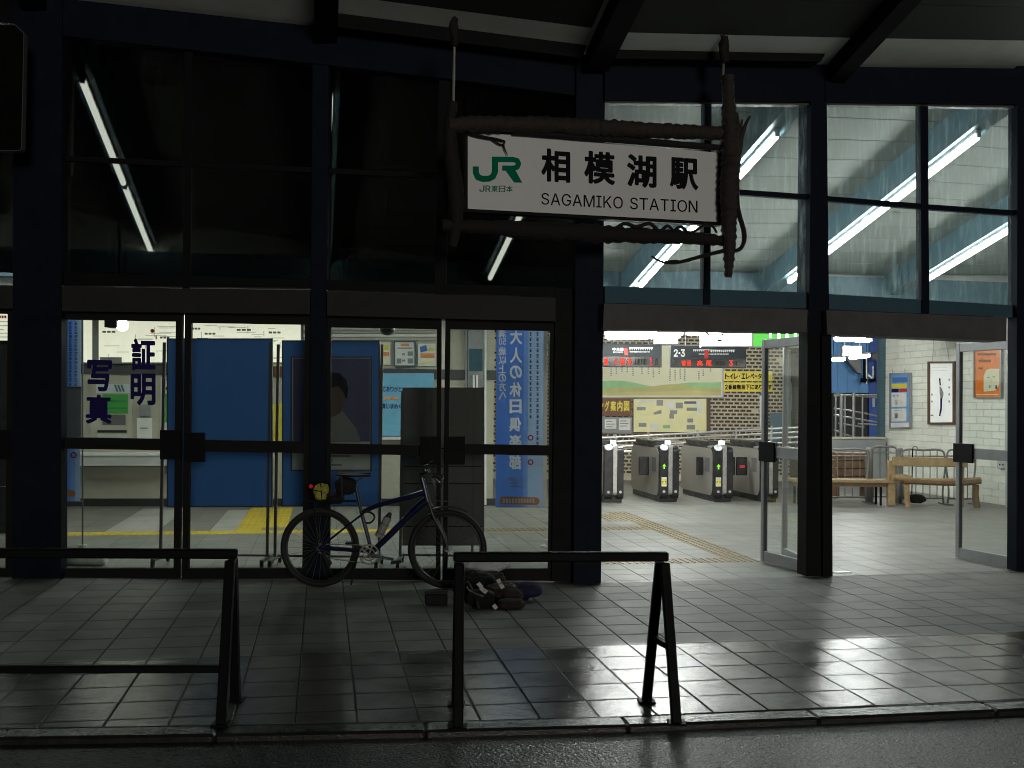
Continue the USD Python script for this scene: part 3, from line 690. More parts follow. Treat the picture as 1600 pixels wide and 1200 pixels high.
# brick wall behind the gates
BW = YP(22.0)
BR = fq('brick_wall', [(640, 480), (1290, 480), (1290, 752), (640, 752)], BW, 0, -.2, 'brick_mortar')
ms = []; bx0, bx1 = BW(760, 600)[0], BW(1272, 600)[0]; row = 0; z = .15
while z < 3.05:
    x = bx0 + (.065 if row % 2 else 0)
    while x < bx1 - .13:
        if rnd.random() > .03:
            ms.append(obox((x + .05, 21.995 - rnd.uniform(0, .004), z + .022), (.048 + rnd.uniform(-.003, .003), 0, 0), (0, .012, 0), (0, 0, .0215)))
        x += .13
    z += .078; row += 1
part(BR, 'bricks', cat(ms), 'brown_brick', kind='stuff')
wall((6.1, 21.8), (6.1 - .19 * 3, 24.8), 0, 3.2, .15, 'passage_wall', 'dark_wall')

# ------------------------------------------------------------------ lamps of the hall
def make_lamp(p, L, label):
    """one fluorescent batten hanging under a ceiling beam, along the slope"""
    ax = A_ / np.linalg.norm(A_); t = thing('ceiling_lamp', label, 'lamp', p, 'fluorescent lamps along the ceiling beams')
    q = p + ax * L
    dn = np.array([0, 0, 1.0])
    part(t, 'housing', bar(p + dn * .035, q + dn * .035, .07, .045, ch=.008), 'sign_white')
    part(t, 'fluorescent_tube', cyl(p + ax * .04 - [0, 0, .012], q - ax * .04 - [0, 0, .012], .032, 12), 'tube_light', smooth=40)
    part(t, 'lamp_holder', bar(p, p + ax * .035, .045, .06), 'sign_white'); part(t, 'lamp_holder', bar(q - ax * .035, q, .045, .06), 'sign_white')
    return t
AX = A_ / np.linalg.norm(A_); LL = 2.16
where = {'L0': 'of the row just beyond the left edge', 'L1': 'of the row seen left through the dark window', 'L2': 'of the row behind the left navy post', 'L3': 'of the row below the name sign logo',
         'R1': 'of the row behind the right upright log', 'R2': 'of the row crossing the right window post', 'R3': 'of the row at the right edge'}
first = None
for k in ['L1', 'L2', 'L3', 'R1', 'R2', 'R3', 'L0']:
    p, n = LS[k]; full = n * np.linalg.norm(A_); seg = (full - .06) / 2
    for i in ((1,) if k == 'L3' else (0, 1)):
        lab = 'short lit tube lamp seen below the logo of the name sign' if k == 'L3' else f"{'front' if i == 0 else 'rear'} tube lamp {where[k]}"
        q = p + AX * i * (seg + .06)
        if first is None: first = make_lamp(q, seg, lab); seg0 = seg
        else: copy_of(first, q, lab, 'lamp', 'fluorescent lamps along the ceiling beams')
# strip lamps across the ticket gates and in the passage
def strip(name_label, x0, x1, y, Y, drop=.14, r=.02, y1=None):
    p, q = at(x0, y, Y), at(x1, y1 if y1 is not None else y, Y); q[1] += .0
    t = thing('strip_lamp', name_label, 'lamp', p, 'strip lamps near the ticket gates')
    part(t, 'housing', bar(p + [0, 0, .06], q + [0, 0, .06], .12, .05, ch=.01), 'sign_white')
    part(t, 'fluorescent_tube', cyl(p + [.03, 0, 0], q - [.03, 0, 0], r * 2.2, 12), 'strip_light', smooth=40)
    part(t, 'lamp_holder', bar(p - [0, 0, .03], p + [0, 0, .04], .05, .03, (1, 0, 0)), 'sign_white'); part(t, 'lamp_holder', bar(q - [0, 0, .03], q + [0, 0, .04], .05, .03, (1, 0, 0)), 'sign_white')
    for s in (.15, .85): c = p + (q - p) * s; part(t, 'hanger', cyl(c + [0, 0, .08], np.array([c[0], c[1], 3.12]), .006, 6), 'black_steel')
strip('front strip lamp hanging in front of the departure boards, left one', 946, 1066, 521, 16.0, y1=521)
strip('short front strip lamp right of the long one, left of the white exit sign', 1072, 1094, 520, 16.0)
strip('rear strip lamp just under the front one over the departure boards', 946, 1062, 527, 18.4, y1=525)
strip('strip lamp at the top of the passage left of the white block wall', 1303, 1361, 530, 18.6, y1=531)
strip('lower right strip lamp of the passage below the lit white sign', 1326, 1359, 559, 23.0, y1=556)
strip('lower left short strip lamp at the passage post', 1299, 1320, 562, 23.0, y1=561)

# ------------------------------------------------------------------ name sign in its log frame
sTL, sTR, sBR, sBL = (731, 205), (1127, 239), (1124, 347), (731, 327)
SP = Plane(at(731, 300, 8.45), at(1125, 300, 9.10))
SG = thing('station_sign', 'white station name sign with green logo hung in a frame of rough logs', 'sign', SP(930, 340))
sq = lambda name, pts, o1, o2, m, **k: part(SG, name, pq(pts, SP, o1, o2), m, **k)
sq('sign_board', [sTL, sTR, sBR, sBL], 0, -.07, 'sign_white')
sq('edge_strip', [(728, 326), (1126, 347), (1126, 352), (728, 331)], .012, -.08, 'black_steel')
sq('edge_strip', [(726, 200), (731, 200), (731, 331), (726, 331)], .012, -.08, 'black_steel')
sq('edge_strip', [(1124, 234), (1130, 234), (1128, 352), (1123, 352)], .012, -.08, 'black_steel')
for ch, bx in (('相', (846, 231, 891, 283)), ('模', (913, 235, 961, 286)), ('湖', (980, 240, 1026, 291)), ('駅', (1047, 245, 1091, 294))):
    sq('character', put(glyph(ch, 3, .3)[0], *bx, sl=.075), .004, .001, 'ink_black')
txt = 'SAGAMIKO STATION'; xx = 846.0
ws = [0 if c == ' ' else glyph(c, 0, .3)[1] for c in txt]; gw = {c: w for c, w in zip(txt, ws)}
tot = sum((.36 if c == ' ' else w) + .15 for c, w in zip(txt, ws)) - .15
sc = (1090 - 846) / tot
for c, w in zip(txt, ws):
    if c != ' ':
        yb = 319.5 + (xx - 846) * .0525
        sq('letter', put(glyph(c, 0, .3)[0], xx, yb - 18.5, xx + w * sc, yb, sl=.05), .004, .001, 'ink_black')
    xx += ((.36 if c == ' ' else w) + .15) * sc
lz = lambda P: [(720 + a * .15, 180 + b * .15) for a, b in P]
J = LineString(lz([(157, 533), (158, 600), (178, 645), (225, 663), (290, 662), (335, 640), (357, 590), (357, 432)])).buffer(4.6, cap_style=2, join_style=1)
Rr = LineString(lz([(326, 459), (545, 461), (588, 474), (602, 505), (588, 540), (545, 552), (432, 550)])).buffer(4.0, cap_style=2, join_style=1)
leg = Polygon(lz([(430, 524), (500, 560), (560, 556), (640, 702), (556, 700)]))
sq('logo', J.union(Rr).union(leg), .004, .001, 'logo_green')
xx = 749.0
for c in 'JR東日本':
    w = 9.5 if c in 'JR' else 11.5
    sq('logo_letter', put(glyph(c, 1)[0], xx, 289.5 + (xx - 749) * .02, xx + w - 1.5, 299.5 + (xx - 749) * .02), .003, .001, 'logo_green'); xx += w
def sp(x, y, o=0.0): return SP(x, y, o)
def log(name, pts, rad, o, m='bark', n=40, rough=.22, seed=1, sides=12, rings=False):
    c = curve([sp(x, y, o) for x, y in pts], n); k = 8.8 / FPX
    R = np.interp(np.linspace(0, 1, n), np.linspace(0, 1, len(rad)), rad) * k
    if rings: R = R * (1 + .09 * np.sin(np.arange(n) * 2.2) + .04 * nrg.standard_normal(n))
    return part(SG, name, tube(c, R, sides, rough=rough, seed=seed), m, smooth=50)
log('log', [(700, 196), (800, 194), (920, 199), (1040, 205), (1150, 209)], [12, 13, 13, 12, 11], .06, rings=True, n=90, seed=3)
log('log', [(1137, 118), (1139, 180), (1141, 260), (1139, 340), (1139, 405), (1138, 433)], [9, 12, 15.5, 15, 12, 6], .10, n=80, rings=True, seed=5)
log('log', [(709, 160), (704, 230), (712, 300), (706, 385)], [7, 11, 12, 7], .06, 'bark_dark', n=50, seed=8)
log('log', [(690, 352), (800, 358), (950, 366), (1080, 372), (1146, 378)], [9, 13, 14, 12, 8], .05, 'bark_dark', n=70, seed=9, rings=True)
log('rail', [(800, 206), (940, 216), (1040, 224), (1126, 231)], [5, 6, 6, 5], .03, 'bark_dark', rough=.05)
log('branch', [(1144, 300), (1152, 250), (1158, 215), (1172, 182)], [6, 6, 5, 2], .12, seed=11)
log('branch', [(1146, 270), (1150, 220), (1153, 195), (1152, 176)], [6, 6, 4, 1.5], .14, seed=12)
log('branch', [(1148, 230), (1157, 200), (1160, 187)], [4, 3, 1.5], .12, seed=13, n=16)
log('branch', [(1146, 250), (1151, 300), (1156, 340), (1163, 368), (1160, 384), (1146, 392)], [5, 5, 4, 4, 4, 3], .14, 'bark_dark', seed=14)
log('branch', [(1145, 388), (1110, 397), (1080, 405), (1052, 411), (1018, 400)], [4, 3.2, 3, 2.4, 1.4], .10, 'bark_dark', seed=15)
log('branch', [(1060, 408), (1045, 408), (1034, 410)], [2, 1.4, .8], .10, 'bark_dark', seed=16, n=10)
log('vine', [(944, 361), (960, 359), (978, 349), (992, 354), (1006, 351), (1017, 350), (1032, 361), (1044, 353), (1052, 360), (1062, 354), (1074, 362), (1092, 357), (1120, 364)], [3, 3, 3, 3, 3, 3, 3, 2.5, 2.5, 2.5, 2, 2, 2], .10, 'bark_dark', n=90, rough=.1, sides=7)
log('twig', [(731, 207), (750, 213), (772, 217), (789, 221)], [3, 2.6, 2.4, 1.6], .03, 'bark_dark', seed=18, sides=6)
log('twig', [(789, 221), (787, 227), (790, 236), (793, 243)], [1.6, 1.4, 1.1, .6], .03, 'bark_dark', seed=19, n=14, sides=6)
log('twig', [(764, 216), (776, 223), (786, 226), (789, 221)], [1.4, 1.2, 1.2, 1], .03, 'bark_dark', seed=20, n=14, sides=6)
for x0, y0, x1, y1, kn in ((710, 62, 708, 178, True), (1131, 92, 1129, 128, True)):
    part(SG, 'hanging_rod', cyl(sp(x0, y0, .05), sp(x1, y1, .05), .012, 8), 'steel_warm')
log('rope_knot', [(712, 28), (709, 45), (711, 62), (709, 72)], [4, 7, 7, 5], .06, 'bark_dark', n=20, rough=.5)
log('rope_knot', [(1133, 58), (1131, 75), (1132, 98)], [6, 8, 7], .08, 'bark_dark', n=20, rough=.6)
for dx in (-8, -3, 3, 7): log('twig', [(1132, 66), (1132 + dx, 55 - abs(dx) * .3)], [1.6, .6], .08, 'bark_dark', n=6, sides=5)

# ------------------------------------------------------------------ rounded panel at the left edge
RP = YP(8.8); rp = Polygon([(-140, 38), (24, 38), (38, 52), (36, 150), (34, 236), (-140, 236)]).buffer(6).buffer(-12).buffer(6)
t = thing('mirror_panel', 'dark rounded panel with a thin bright rim at the upper left edge', 'panel', RP(0, 240))
part(t, 'plate', pq(rp.buffer(-1), RP, .02, -.03), 'matte_black'); part(t, 'rim', pq(rp.difference(rp.buffer(-1.3)), RP, .03, -.035), 'dark_aluminium')
part(t, 'bracket', bar(RP(-40, 236, -.06), RP(-40, 60, -.06), .05, .05, (0, 1, 0)), 'black_steel')
part(t, 'bracket_arm', bar(RP(-40, 130, -.06), RP(-40, 130, -.60), .05, .05), 'black_steel')

# ------------------------------------------------------------------ barriers at the kerb
def barrier(name_label, pts, mid):
    """A-frame tube barrier: px of the front foot and rear foot at each end"""
    (fa, ra), (fb, rb) = pts; z = np.array([0, 0, .81]); w = .049
    fa, ra, fb, rb = (np.asarray(p) for p in (fa, ra, fb, rb))
    t = thing('barrier', name_label, 'barrier', (fa + rb) / 2); ta, tb = (fa + ra) / 2 + z, (fb + rb) / 2 + z
    part(t, 'top_rail', bar(ta - (tb - ta) / np.linalg.norm(tb - ta) * .03, tb + (tb - ta) / np.linalg.norm(tb - ta) * .03, w, w, ch=.008), 'black_steel')
    for f, r, tp in ((fa, ra, ta), (fb, rb, tb)):
        e = np.array([0, 0, -.03])
        off_ = (f - r) / np.linalg.norm(f - r) * .03
        part(t, 'leg', bar(f, tp + e + off_, w, w, (1, 0, 0), ch=.006), 'black_steel'); part(t, 'leg', bar(r, tp + e - off_, w, w, (1, 0, 0), ch=.006), 'black_steel')
        if not mid: part(t, 'brace', bar(f * .55 + tp * .45, r * .55 + tp * .45, .03, .03), 'black_steel')
    if mid:
        a, b = fa * .68 + ta * .32, fb * .68 + tb * .32
        part(t, 'middle_rail', bar(a, b, .037, .037, ch=.006), 'black_steel')
    for f in (fa, ra, fb, rb): part(t, 'foot', cbox(f + [0, 0, .006], (.045, 0, 0), (0, .045, 0), (0, 0, .006), .003), 'black_steel')
f1, r1 = ground(346, 1133), ground(368, 1095); w1 = np.array([-1.75, -.10, 0])
barrier('dark A-frame tube barrier with a middle rail, cut off by the left edge', ((f1 + w1, r1 + w1), (f1, r1)), True)
f2, r2 = ground(1057, 1131), ground(1010, 1097); f3 = ground(716, 1137)
barrier('dark A-frame tube barrier without a middle rail in front of the bags', ((f3, f3 + np.array([-.03, .38, 0])), (f2, r2)), False)

# ------------------------------------------------------------------ bicycle
YB = 8.93
bk = lambda x, y, dy=0.0: at(x, y, YB) + np.array([0, dy, 0])
BI = thing('bicycle', 'dark blue mountain bike leaning by the closed glass doors', 'bicycle', ground(600, 915))
def bt(name, pts, r, m, par=None, n=None, **k): return part(par or BI, name, tube(curve(pts, n or max(2, 6 * (len(pts) - 1))) if len(pts) > 2 else pts, r, 10), m, smooth=50, **k)
ra, fa, bbk = bk(500, 852), bk(699, 852), bk(581, 862)
R_ = .338
nY = np.array([0, 1.0, 0])
for ctr in (ra, fa):
    ctr[2] = R_ + .004
    w = part(BI, 'wheel', torus(ctr, nY, R_ - .052, .010, 48, 8), 'bike_black', smooth=50)
    part(w, 'tyre', torus(ctr, nY, R_ - .025, .027, 56, 10), 'tyre', smooth=60)
    part(w, 'hub', cyl(ctr - nY * .05, ctr + nY * .05, .022, 14), 'chrome', smooth=40)
    for i in range(28):
        a = i * 2 * np.pi / 28; e = ctr + np.array([math.cos(a + (.25 if i % 2 else -.25)) * .02, (.032 if i % 4 < 2 else -.032), math.sin(a + (.25 if i % 2 else -.25)) * .02])
        part(w, 'spoke', tube([e, ctr + np.array([math.cos(a), 0, math.sin(a)]) * (R_ - .058)], .0011, 4), 'board_grey')
st = bk(564, 798); hd0, hd1 = bk(669, 785), bk(659, 748)
fr = part(BI, 'frame', cat([tube([bbk, st], .017, 12), tube(curve([bk(567, 800), bk(590, 790), bk(630, 779), bk(663, 769)], 14), np.linspace(.019, .026, 14), 12),
     tube(curve([bbk, bk(612, 833), bk(645, 800), bk(667, 781)], 16), np.linspace(.024, .036, 16), 12), tube([hd0, hd1], .024, 12), cyl(bbk - nY * .036, bbk + nY * .036, .024, 14),
     *[tube([bbk + nY * s * .03, ra + nY * s * .062], .011, 8) for s in (-1, 1)], *[tube([bk(565, 804) + nY * s * .018, ra + nY * s * .062], .009, 8) for s in (-1, 1)]]), 'bike_blue', smooth=40)
bt('fork', [hd0, bk(672, 792)], .022, 'bike_black')
for s in (-1, 1): part(BI, 'fork_blade', tube(curve([bk(673, 790, s * .052), bk(684, 818, s * .058), bk(696, 843, s * .06), fa + nY * s * .06], 14), np.linspace(.016, .010, 14), 10), 'bike_black', smooth=50)
bt('seat_post', [st, bk(554, 752)], .0135, 'bike_black')
sad = []
for s in np.linspace(0, 1, 12):
    x = 529 + s * 50; w = .075 * (1 - s) ** .8 + .018; c = bk(x, 739.5 + 1.2 * math.sin(s * 3.2) + s * 1.5); sad.append((c, w))
v, f = [], []
for c, w in sad:
    for g in range(10):
        an = g * 2 * np.pi / 10; v.append(c + np.array([0, math.cos(an) * w, math.sin(an) * .022]))
for i in range(11):
    for j in range(10): f += [(i * 10 + j, i * 10 + (j + 1) % 10, (i + 1) * 10 + (j + 1) % 10), (i * 10 + j, (i + 1) * 10 + (j + 1) % 10, (i + 1) * 10 + j)]
f += [(0, j + 1, j) for j in range(1, 9)] + [(110, 110 + j, 111 + j) for j in range(1, 9)]
part(BI, 'saddle', fixw(tri(v, f)), 'bike_black', smooth=60)
bt('saddle_rail', [bk(538, 746, .02), bk(552, 752, .02), bk(568, 746, .02)], .004, 'chrome'); bt('saddle_rail', [bk(538, 746, -.02), bk(552, 752, -.02), bk(568, 746, -.02)], .004, 'chrome')
part(BI, 'stem', tube([hd1, bk(657, 741), bk(672, 736)], .016, 10), 'bike_black', smooth=40)
part(BI, 'handlebar', tube(curve([bk(670, 735, -.27), bk(672, 737, -.15), bk(673, 737, 0), bk(672, 737, .12), bk(670, 735, .22)], 16), .013, 10), 'bike_black', smooth=50)
for s, e in ((-1, -.27), (1, .22)):
    part(BI, 'grip', tube([bk(670, 735, e), bk(671, 736, e - s * .11)], .018, 10), 'tyre', smooth=40)
    part(BI, 'bar_end', tube(curve([bk(670, 735, e), bk(666, 728, e), bk(674, 724, e)], 8), .011, 8), 'bike_black', smooth=40)
    part(BI, 'brake_lever', tube(curve([bk(676, 741, e - s * .13), bk(684, 747, e - s * .10), bk(690, 750, e - s * .02)], 8), .006, 6), 'chrome', smooth=40)
part(BI, 'headlamp', cat([cyl(bk(676, 742, -.04), bk(690, 744, -.04), .022, 12), ball(bk(690, 744, -.04), .022)]), 'bike_black', smooth=40)
cr = bk(578, 865, -.055)
part(BI, 'chainring', cat([torus(cr, nY, .082, .006, 36, 6), torus(cr, nY, .05, .005, 30, 6)] + [bar(cr, cr + np.array([math.cos(a), 0, math.sin(a)]) * .08, .012, .006, (0, 1, 0)) for a in np.arange(5) * 2 * np.pi / 5]), 'steel_warm', smooth=40)
part(BI, 'crank', bar(cr - nY * .02, bk(617, 872, -.08), .024, .014, (0, 1, 0), ch=.004), 'chrome'); part(BI, 'crank', bar(bbk + nY * .05, bk(548, 853, .07), .024, .014, (0, 1, 0), ch=.004), 'chrome')
part(BI, 'pedal', cbox(bk(622, 874, -.13), (.045, 0, .006), (0, .045, 0), (0, 0, .012), .004), 'bike_black'); part(BI, 'pedal', cbox(bk(545, 852, .12), (.045, 0, 0), (0, .045, 0), (0, 0, .012), .004), 'bike_black')
part(BI, 'chain', cat([tube([cr + [0, 0, .08], ra + [0, -.045, .035]], .004, 6), tube([cr + [0, 0, -.08], bk(524, 872, -.05), ra + [0, -.045, -.035]], .004, 6)]), 'steel_warm')
part(BI, 'derailleur', cat([bar(bk(506, 862, -.06), bk(516, 878, -.06), .03, .012, (0, 1, 0)), torus(bk(516, 878, -.06), nY, .02, .006, 16, 6)]), 'bike_black')
part(BI, 'kickstand', tube([bk(560, 866, -.05), bk(553, 909, -.16)], .008, 8), 'bike_black')
bt('cable', [bk(672, 740, -.1), bk(690, 748, -.08), bk(688, 765, -.04), bk(674, 785, -.03)], .0035, 'bike_black'); bt('cable', [bk(660, 752, .03), bk(640, 772, .03), bk(600, 786, .03), bk(567, 800, .03)], .003, 'bike_black')
part(BI, 'front_mudguard', torus(fa, nY, R_ + .022, .010, 22, 6, math.radians(-120), math.radians(-62)), 'bike_black', smooth=50)
bt('lamp_bracket', [bk(678, 782, -.03), bk(700, 783, -.03), bk(725, 785, -.03)], .004, 'chrome')
bt('seat_lock', [bk(566, 806, -.04), bk(578, 799, -.05), bk(586, 806, -.04), bk(581, 815, -.03), bk(571, 815, -.03)], .009, 'tyre')
part(BI, 'rear_rack', cat([tube([bk(478, 783, s * .05), bk(558, 783, s * .05)], .005, 6) for s in (-1, 1)] + [tube([bk(492, 783, s * .05), ra + nY * s * .07], .004, 6) for s in (-1, 1)] + [bar(bk(x, 783, -.05), bk(x, 783, .05), .01, .006) for x in (480, 500, 520, 540)]), 'bike_black')
part(BI, 'tail_lamp', ball(bk(488, 759, -.06), .018, 2), 'red_light', smooth=True)
part(BI, 'bottle_cage', cat([torus(bk(603, 818, -.04), bk(612, 800) - bk(594, 836), .042, .003, 20, 5), torus(bk(596, 832, -.04), bk(612, 800) - bk(594, 836), .042, .003, 20, 5)]), 'chrome')
bo = thing('water_bottle', 'pale translucent water bottle in the cage of the bicycle frame', 'bottle', bk(594, 838, -.04))
ax_ = bk(611, 800, -.04) - bk(592, 838, -.04)
part(bo, 'body', tube([bk(592, 838, -.04) + ax_ * s for s in (0, .05, .55, .6, .72, .8)], [.030, .036, .036, .032, .036, .034], 14), 'bottle_white', smooth=50); part(bo, 'cap', tube([bk(592, 838, -.04) + ax_ * s for s in (.8, .92, 1.0)], [.026, .02, .012], 12), 'bike_black', smooth=40)
sb = thing('saddle_bag', 'black saddle bag hung under the bicycle seat', 'bag', bk(540, 772))
m = lump(bk(540, 759), (.092, .06, .078), 4, .14, 3, False); part(sb, 'bag', m, 'cloth_black', smooth=True); part(sb, 'strap', bar(bk(536, 744, 0), bk(536, 776, 0), .018, .125, (0, 1, 0)), 'tyre')
rb = thing('rack_bundle', 'yellow green bundle tied on the rear rack of the bicycle', 'bundle', bk(500, 783))
part(rb, 'bundle', lump(bk(502, 768), (.062, .07, .075), 6, .35, 4, False), 'cloth_yellow', smooth=True)
part(rb, 'cord', cat([torus(bk(502, 768), (1, .2, .1), .075, .005, 24, 5), torus(bk(500, 770), (.2, .3, 1), .072, .005, 24, 5)]), 'cloth_black')
rb2 = thing('rack_bag', 'dark bag on the rear rack between bundle and saddle', 'bag', bk(522, 783))
part(rb2, 'bag', lump(bk(524, 779), (.07, .08, .05), 8, .2, 3, False), 'cloth_black', smooth=True); part(rb2, 'flap', lump(bk(520, 772), (.05, .07, .022), 10, .2, 3, False), 'cloth_navy', smooth=True)

# ------------------------------------------------------------------ bags on the ground
g0 = ground(748, 945); t = thing('backpack', 'black backpack lying on the paving behind the right barrier', 'backpack', g0)
part(t, 'bag', lump(ground(742, 940) + [0, .12, .105], (.17, .16, .115), 21, .22, 4, True, .2), 'cloth_black', smooth=True)
part(t, 'pocket', lump(ground(752, 949) + [0, 0.0, .07], (.11, .06, .075), 22, .2, 3, True), 'cloth_black', smooth=True)
part(t, 'shoulder_strap', tube(curve([ground(724, 935) + [0, -.02, .16], ground(738, 945) + [0, -.06, .13], ground(748, 955) + [0, -.02, .02]], 12), .012, 6), 'tyre', smooth=True)
part(t, 'zip', tube(curve([ground(730, 944) + [0, -.02, .14], ground(742, 950) + [0, -.03, .12], ground(755, 952) + [0, .0, .10]], 10), .006, 5), 'fence_grey', smooth=True)
part(t, 'handle', torus(ground(738, 940) + [0, .02, .215], (0, 1, .3), .035, .008, 16, 6, math.pi, 2 * math.pi), 'tyre', smooth=True)
t = thing('jacket', 'brown jacket with bright reflective strips lying on the bags', 'jacket', ground(785, 948))
part(t, 'cloth', cat([lump(ground(782, 944) + [0, .10, .07], (.15, .17, .085), 31, .32, 4, True, .6), lump(ground(772, 938) + [0, .12, .145], (.085, .09, .065), 32, .3, 4, False, .4), lump(ground(798, 950) + [0, .0, .035], (.10, .07, .04), 33, .3, 4, True)]), 'cloth_brown', smooth=True)
def tapes(pts, dy=0.0):
    for (x0, y0, x1, y1) in pts:
        a, b = at(x0, y0, 8.10 + dy), at(x1, y1, 8.10 + dy); part(t, 'reflective_strip', bar(a, b, .030, .006, (0, 1, 0)), 'tape')
tapes(((747, 911, 753, 918), (751, 918, 757, 924), (756, 922, 760, 926), (778, 905, 782, 913), (781, 911, 786, 919), (771, 945, 776, 951)), -.06)
t = thing('cap', 'dark navy cap with its peak turned right beside the jacket', 'cap', ground(815, 938))
cc = ground(808, 938) + np.array([0, .04, 0])
part(t, 'crown', lump(cc + [-.02, 0, .055], (.125, .10, .085), 41, .12, 4, True), 'cloth_black', smooth=True)
part(t, 'peak', lump(cc + [.085, -.02, .085], (.12, .09, .062), 42, .08, 4, False, .0), 'cloth_navy', smooth=True)
t = thing('small_box', 'small dark box on the paving left of the backpack', 'box', ground(681, 947))
part(t, 'body', cbox(ground(681, 946) + [0, .04, .045], (.088, 0, 0), (0, .05, 0), (0, 0, .045), .012), 'cloth_black'); part(t, 'lid', cbox(ground(681, 946) + [0, .04, .096], (.092, 0, 0), (0, .053, 0), (0, 0, .006), .003), 'bike_black')
t = thing('plastic_bag', 'pale plastic bag on top of the dark bags by the glass door', 'bag', ground(755, 930))
part(t, 'bag', lump(ground(754, 930) + [0, .14, .235], (.19, .10, .075), 51, .28, 4, False), 'cloth_pale', smooth=True)
part(t, 'knot', lump(ground(776, 930) + [0, .16, .29], (.05, .03, .025), 52, .4, 3, False), 'cloth_pale', smooth=True)

# ------------------------------------------------------------------ left hall: boards, banners, ticket wall
def fp(t, name, pts, pl, o1, o2, m, **k): return part(t, name, pq(pts, pl, o1, o2), m, **k)
def display_board(label, x0, y0, x1, y1, Y, m, lx0, lx1, feet=True):
    pl = YP(Y); t = thing('display_board', label, 'display board', pl((x0 + x1) / 2, y1))
    fp(t, 'panel', rect(x0, y0, x1, y1), pl, .012, -.012, m)
    fp(t, 'panel_frame', Polygon(rect(x0 - 1.5, y0 - 1.5, x1 + 1.5, y1 + 1.5)).difference(Polygon(rect(x0 + .5, y0 + .5, x1 - .5, y1 - .5))), pl, .016, -.016, 'dark_aluminium')
    for lx in (lx0, lx1):
        p = pl(lx, y0 + 5); part(t, 'leg', bar(np.array([p[0], p[1], .06]), p, .026, .026, (0, 1, 0)), 'dark_aluminium')
        part(t, 'foot_bar', bar(np.array([p[0], p[1] - .24, .075]), np.array([p[0], p[1] + .24, .075]), .03, .03), 'dark_aluminium')
        for s in (-.22, .22):
            part(t, 'caster', cat([cyl(np.array([p[0] - .012, p[1] + s, .028]), np.array([p[0] + .012, p[1] + s, .028]), .028, 14), bar(np.array([p[0], p[1] + s, .03]), np.array([p[0], p[1] + s, .075]), .03, .04, (0, 1, 0))]), 'tyre', smooth=40)
    a, b = pl(lx0, y1), pl(lx1, y1); part(t, 'cross_bar', bar(np.array([a[0], a[1], .10]), np.array([b[0], b[1], .10]), .02, .02), 'dark_aluminium')
    return t, pl
display_board('plain blue display board on casters behind the second glass door', 262, 530, 424, 791, 10.05, 'board_blue', 257, 423)
T2, P2 = display_board('blue display board on casters carrying a dark portrait poster', 442, 533, 592, 790, 10.05, 'board_blue', 435, 597)
ps = thing('portrait_poster', 'dark poster of a person in a pale jacket fixed on the blue display board', 'poster', P2(517, 735))
fp(ps, 'sheet', rect(455, 558, 580, 735), P2, .020, .014, 'ink_pale')
fp(ps, 'picture', rect(458, 560, 578, 690), P2, .022, .019, 'ink_purple')
fp(ps, 'figure', Polygon([(492, 690), (500, 672), (514, 655), (526, 648), (532, 640), (545, 656), (556, 670), (562, 690)]).buffer(1), P2, .0235, .021, 'ink_grey')
fp(ps, 'face', Polygon([(506, 610), (512, 592), (528, 590), (538, 606), (538, 628), (530, 644), (518, 650), (506, 640)]).buffer(2), P2, .0245, .021, 'poster_skin')
fp(ps, 'hair', Polygon([(500, 640), (497, 612), (502, 592), (514, 583), (530, 584), (540, 594), (543, 608), (541, 622), (536, 610), (528, 602), (515, 606), (509, 622), (506, 642)]).buffer(1), P2, .0255, .021, 'poster_hair')
fp(ps, 'edge', Polygon(rect(454, 557, 581, 736)).difference(Polygon(rect(456.5, 559, 578.5, 734))), P2, .026, .013, 'dark_aluminium')
for k in range(5):
    fp(ps, 'print', rect(470 + k * 4, 697 + k * 7, 520 + (k % 3) * 14, 700 + k * 7), P2, .0232, .0195, 'ink_grey')
T3, P3 = display_board('dark grey display board on casters seen from behind the bicycle', 630, 607, 755, 851, 10.2, 'board_grey', 629, 741)
for x in (635, 672, 709, 741): fp(T3, 'clip', rect(x, 629, x + 3, 642), P3, .022, .012, 'dark_aluminium')
for y in (700, 728, 755, 822): fp(T3, 'seam', rect(632, y, 753, y + 1.4), P3, .0145, .011, 'black_steel')
# banners
def banner(label, pl, outline, cols, pole, base, y0, cut=None):
    t = thing('banner', label, 'banner', pl(*base)); 
    x, yt, yb = pole; a, b = pl(x, yt, -.03), pl(x, yb, -.03)
    part(t, 'pole', cyl(b, a, .009, 8), 'dark_aluminium', smooth=40)
    part(t, 'pole_foot', cat([cyl(pl(x, yb, -.03), pl(x, yb - 9, -.03), .045, 14), cyl(pl(x, yb + 5, -.03), pl(x, yb, -.03), .10, 18)]), 'outlet', smooth=40)
    xl = outline[0]
    part(t, 'arm', bar(pl(x, y0, -.02), pl(xl, y0, -.02), .012, .012, (0, 1, 0)), 'aluminium'); part(t, 'arm', bar(pl(x, outline[3], -.02), pl(xl, outline[3], -.02), .012, .012, (0, 1, 0)), 'aluminium')
    for a_, b_, m in cols:
        P = Polygon([(a_, y0), (b_, y0), (b_ - 2, outline[3]), (a_ - 2, outline[3])])
        fp(t, 'cloth', P.difference(cut) if cut is not None else P, pl, .0012, -.0012, m)
    return t
BP = YP(11.5)
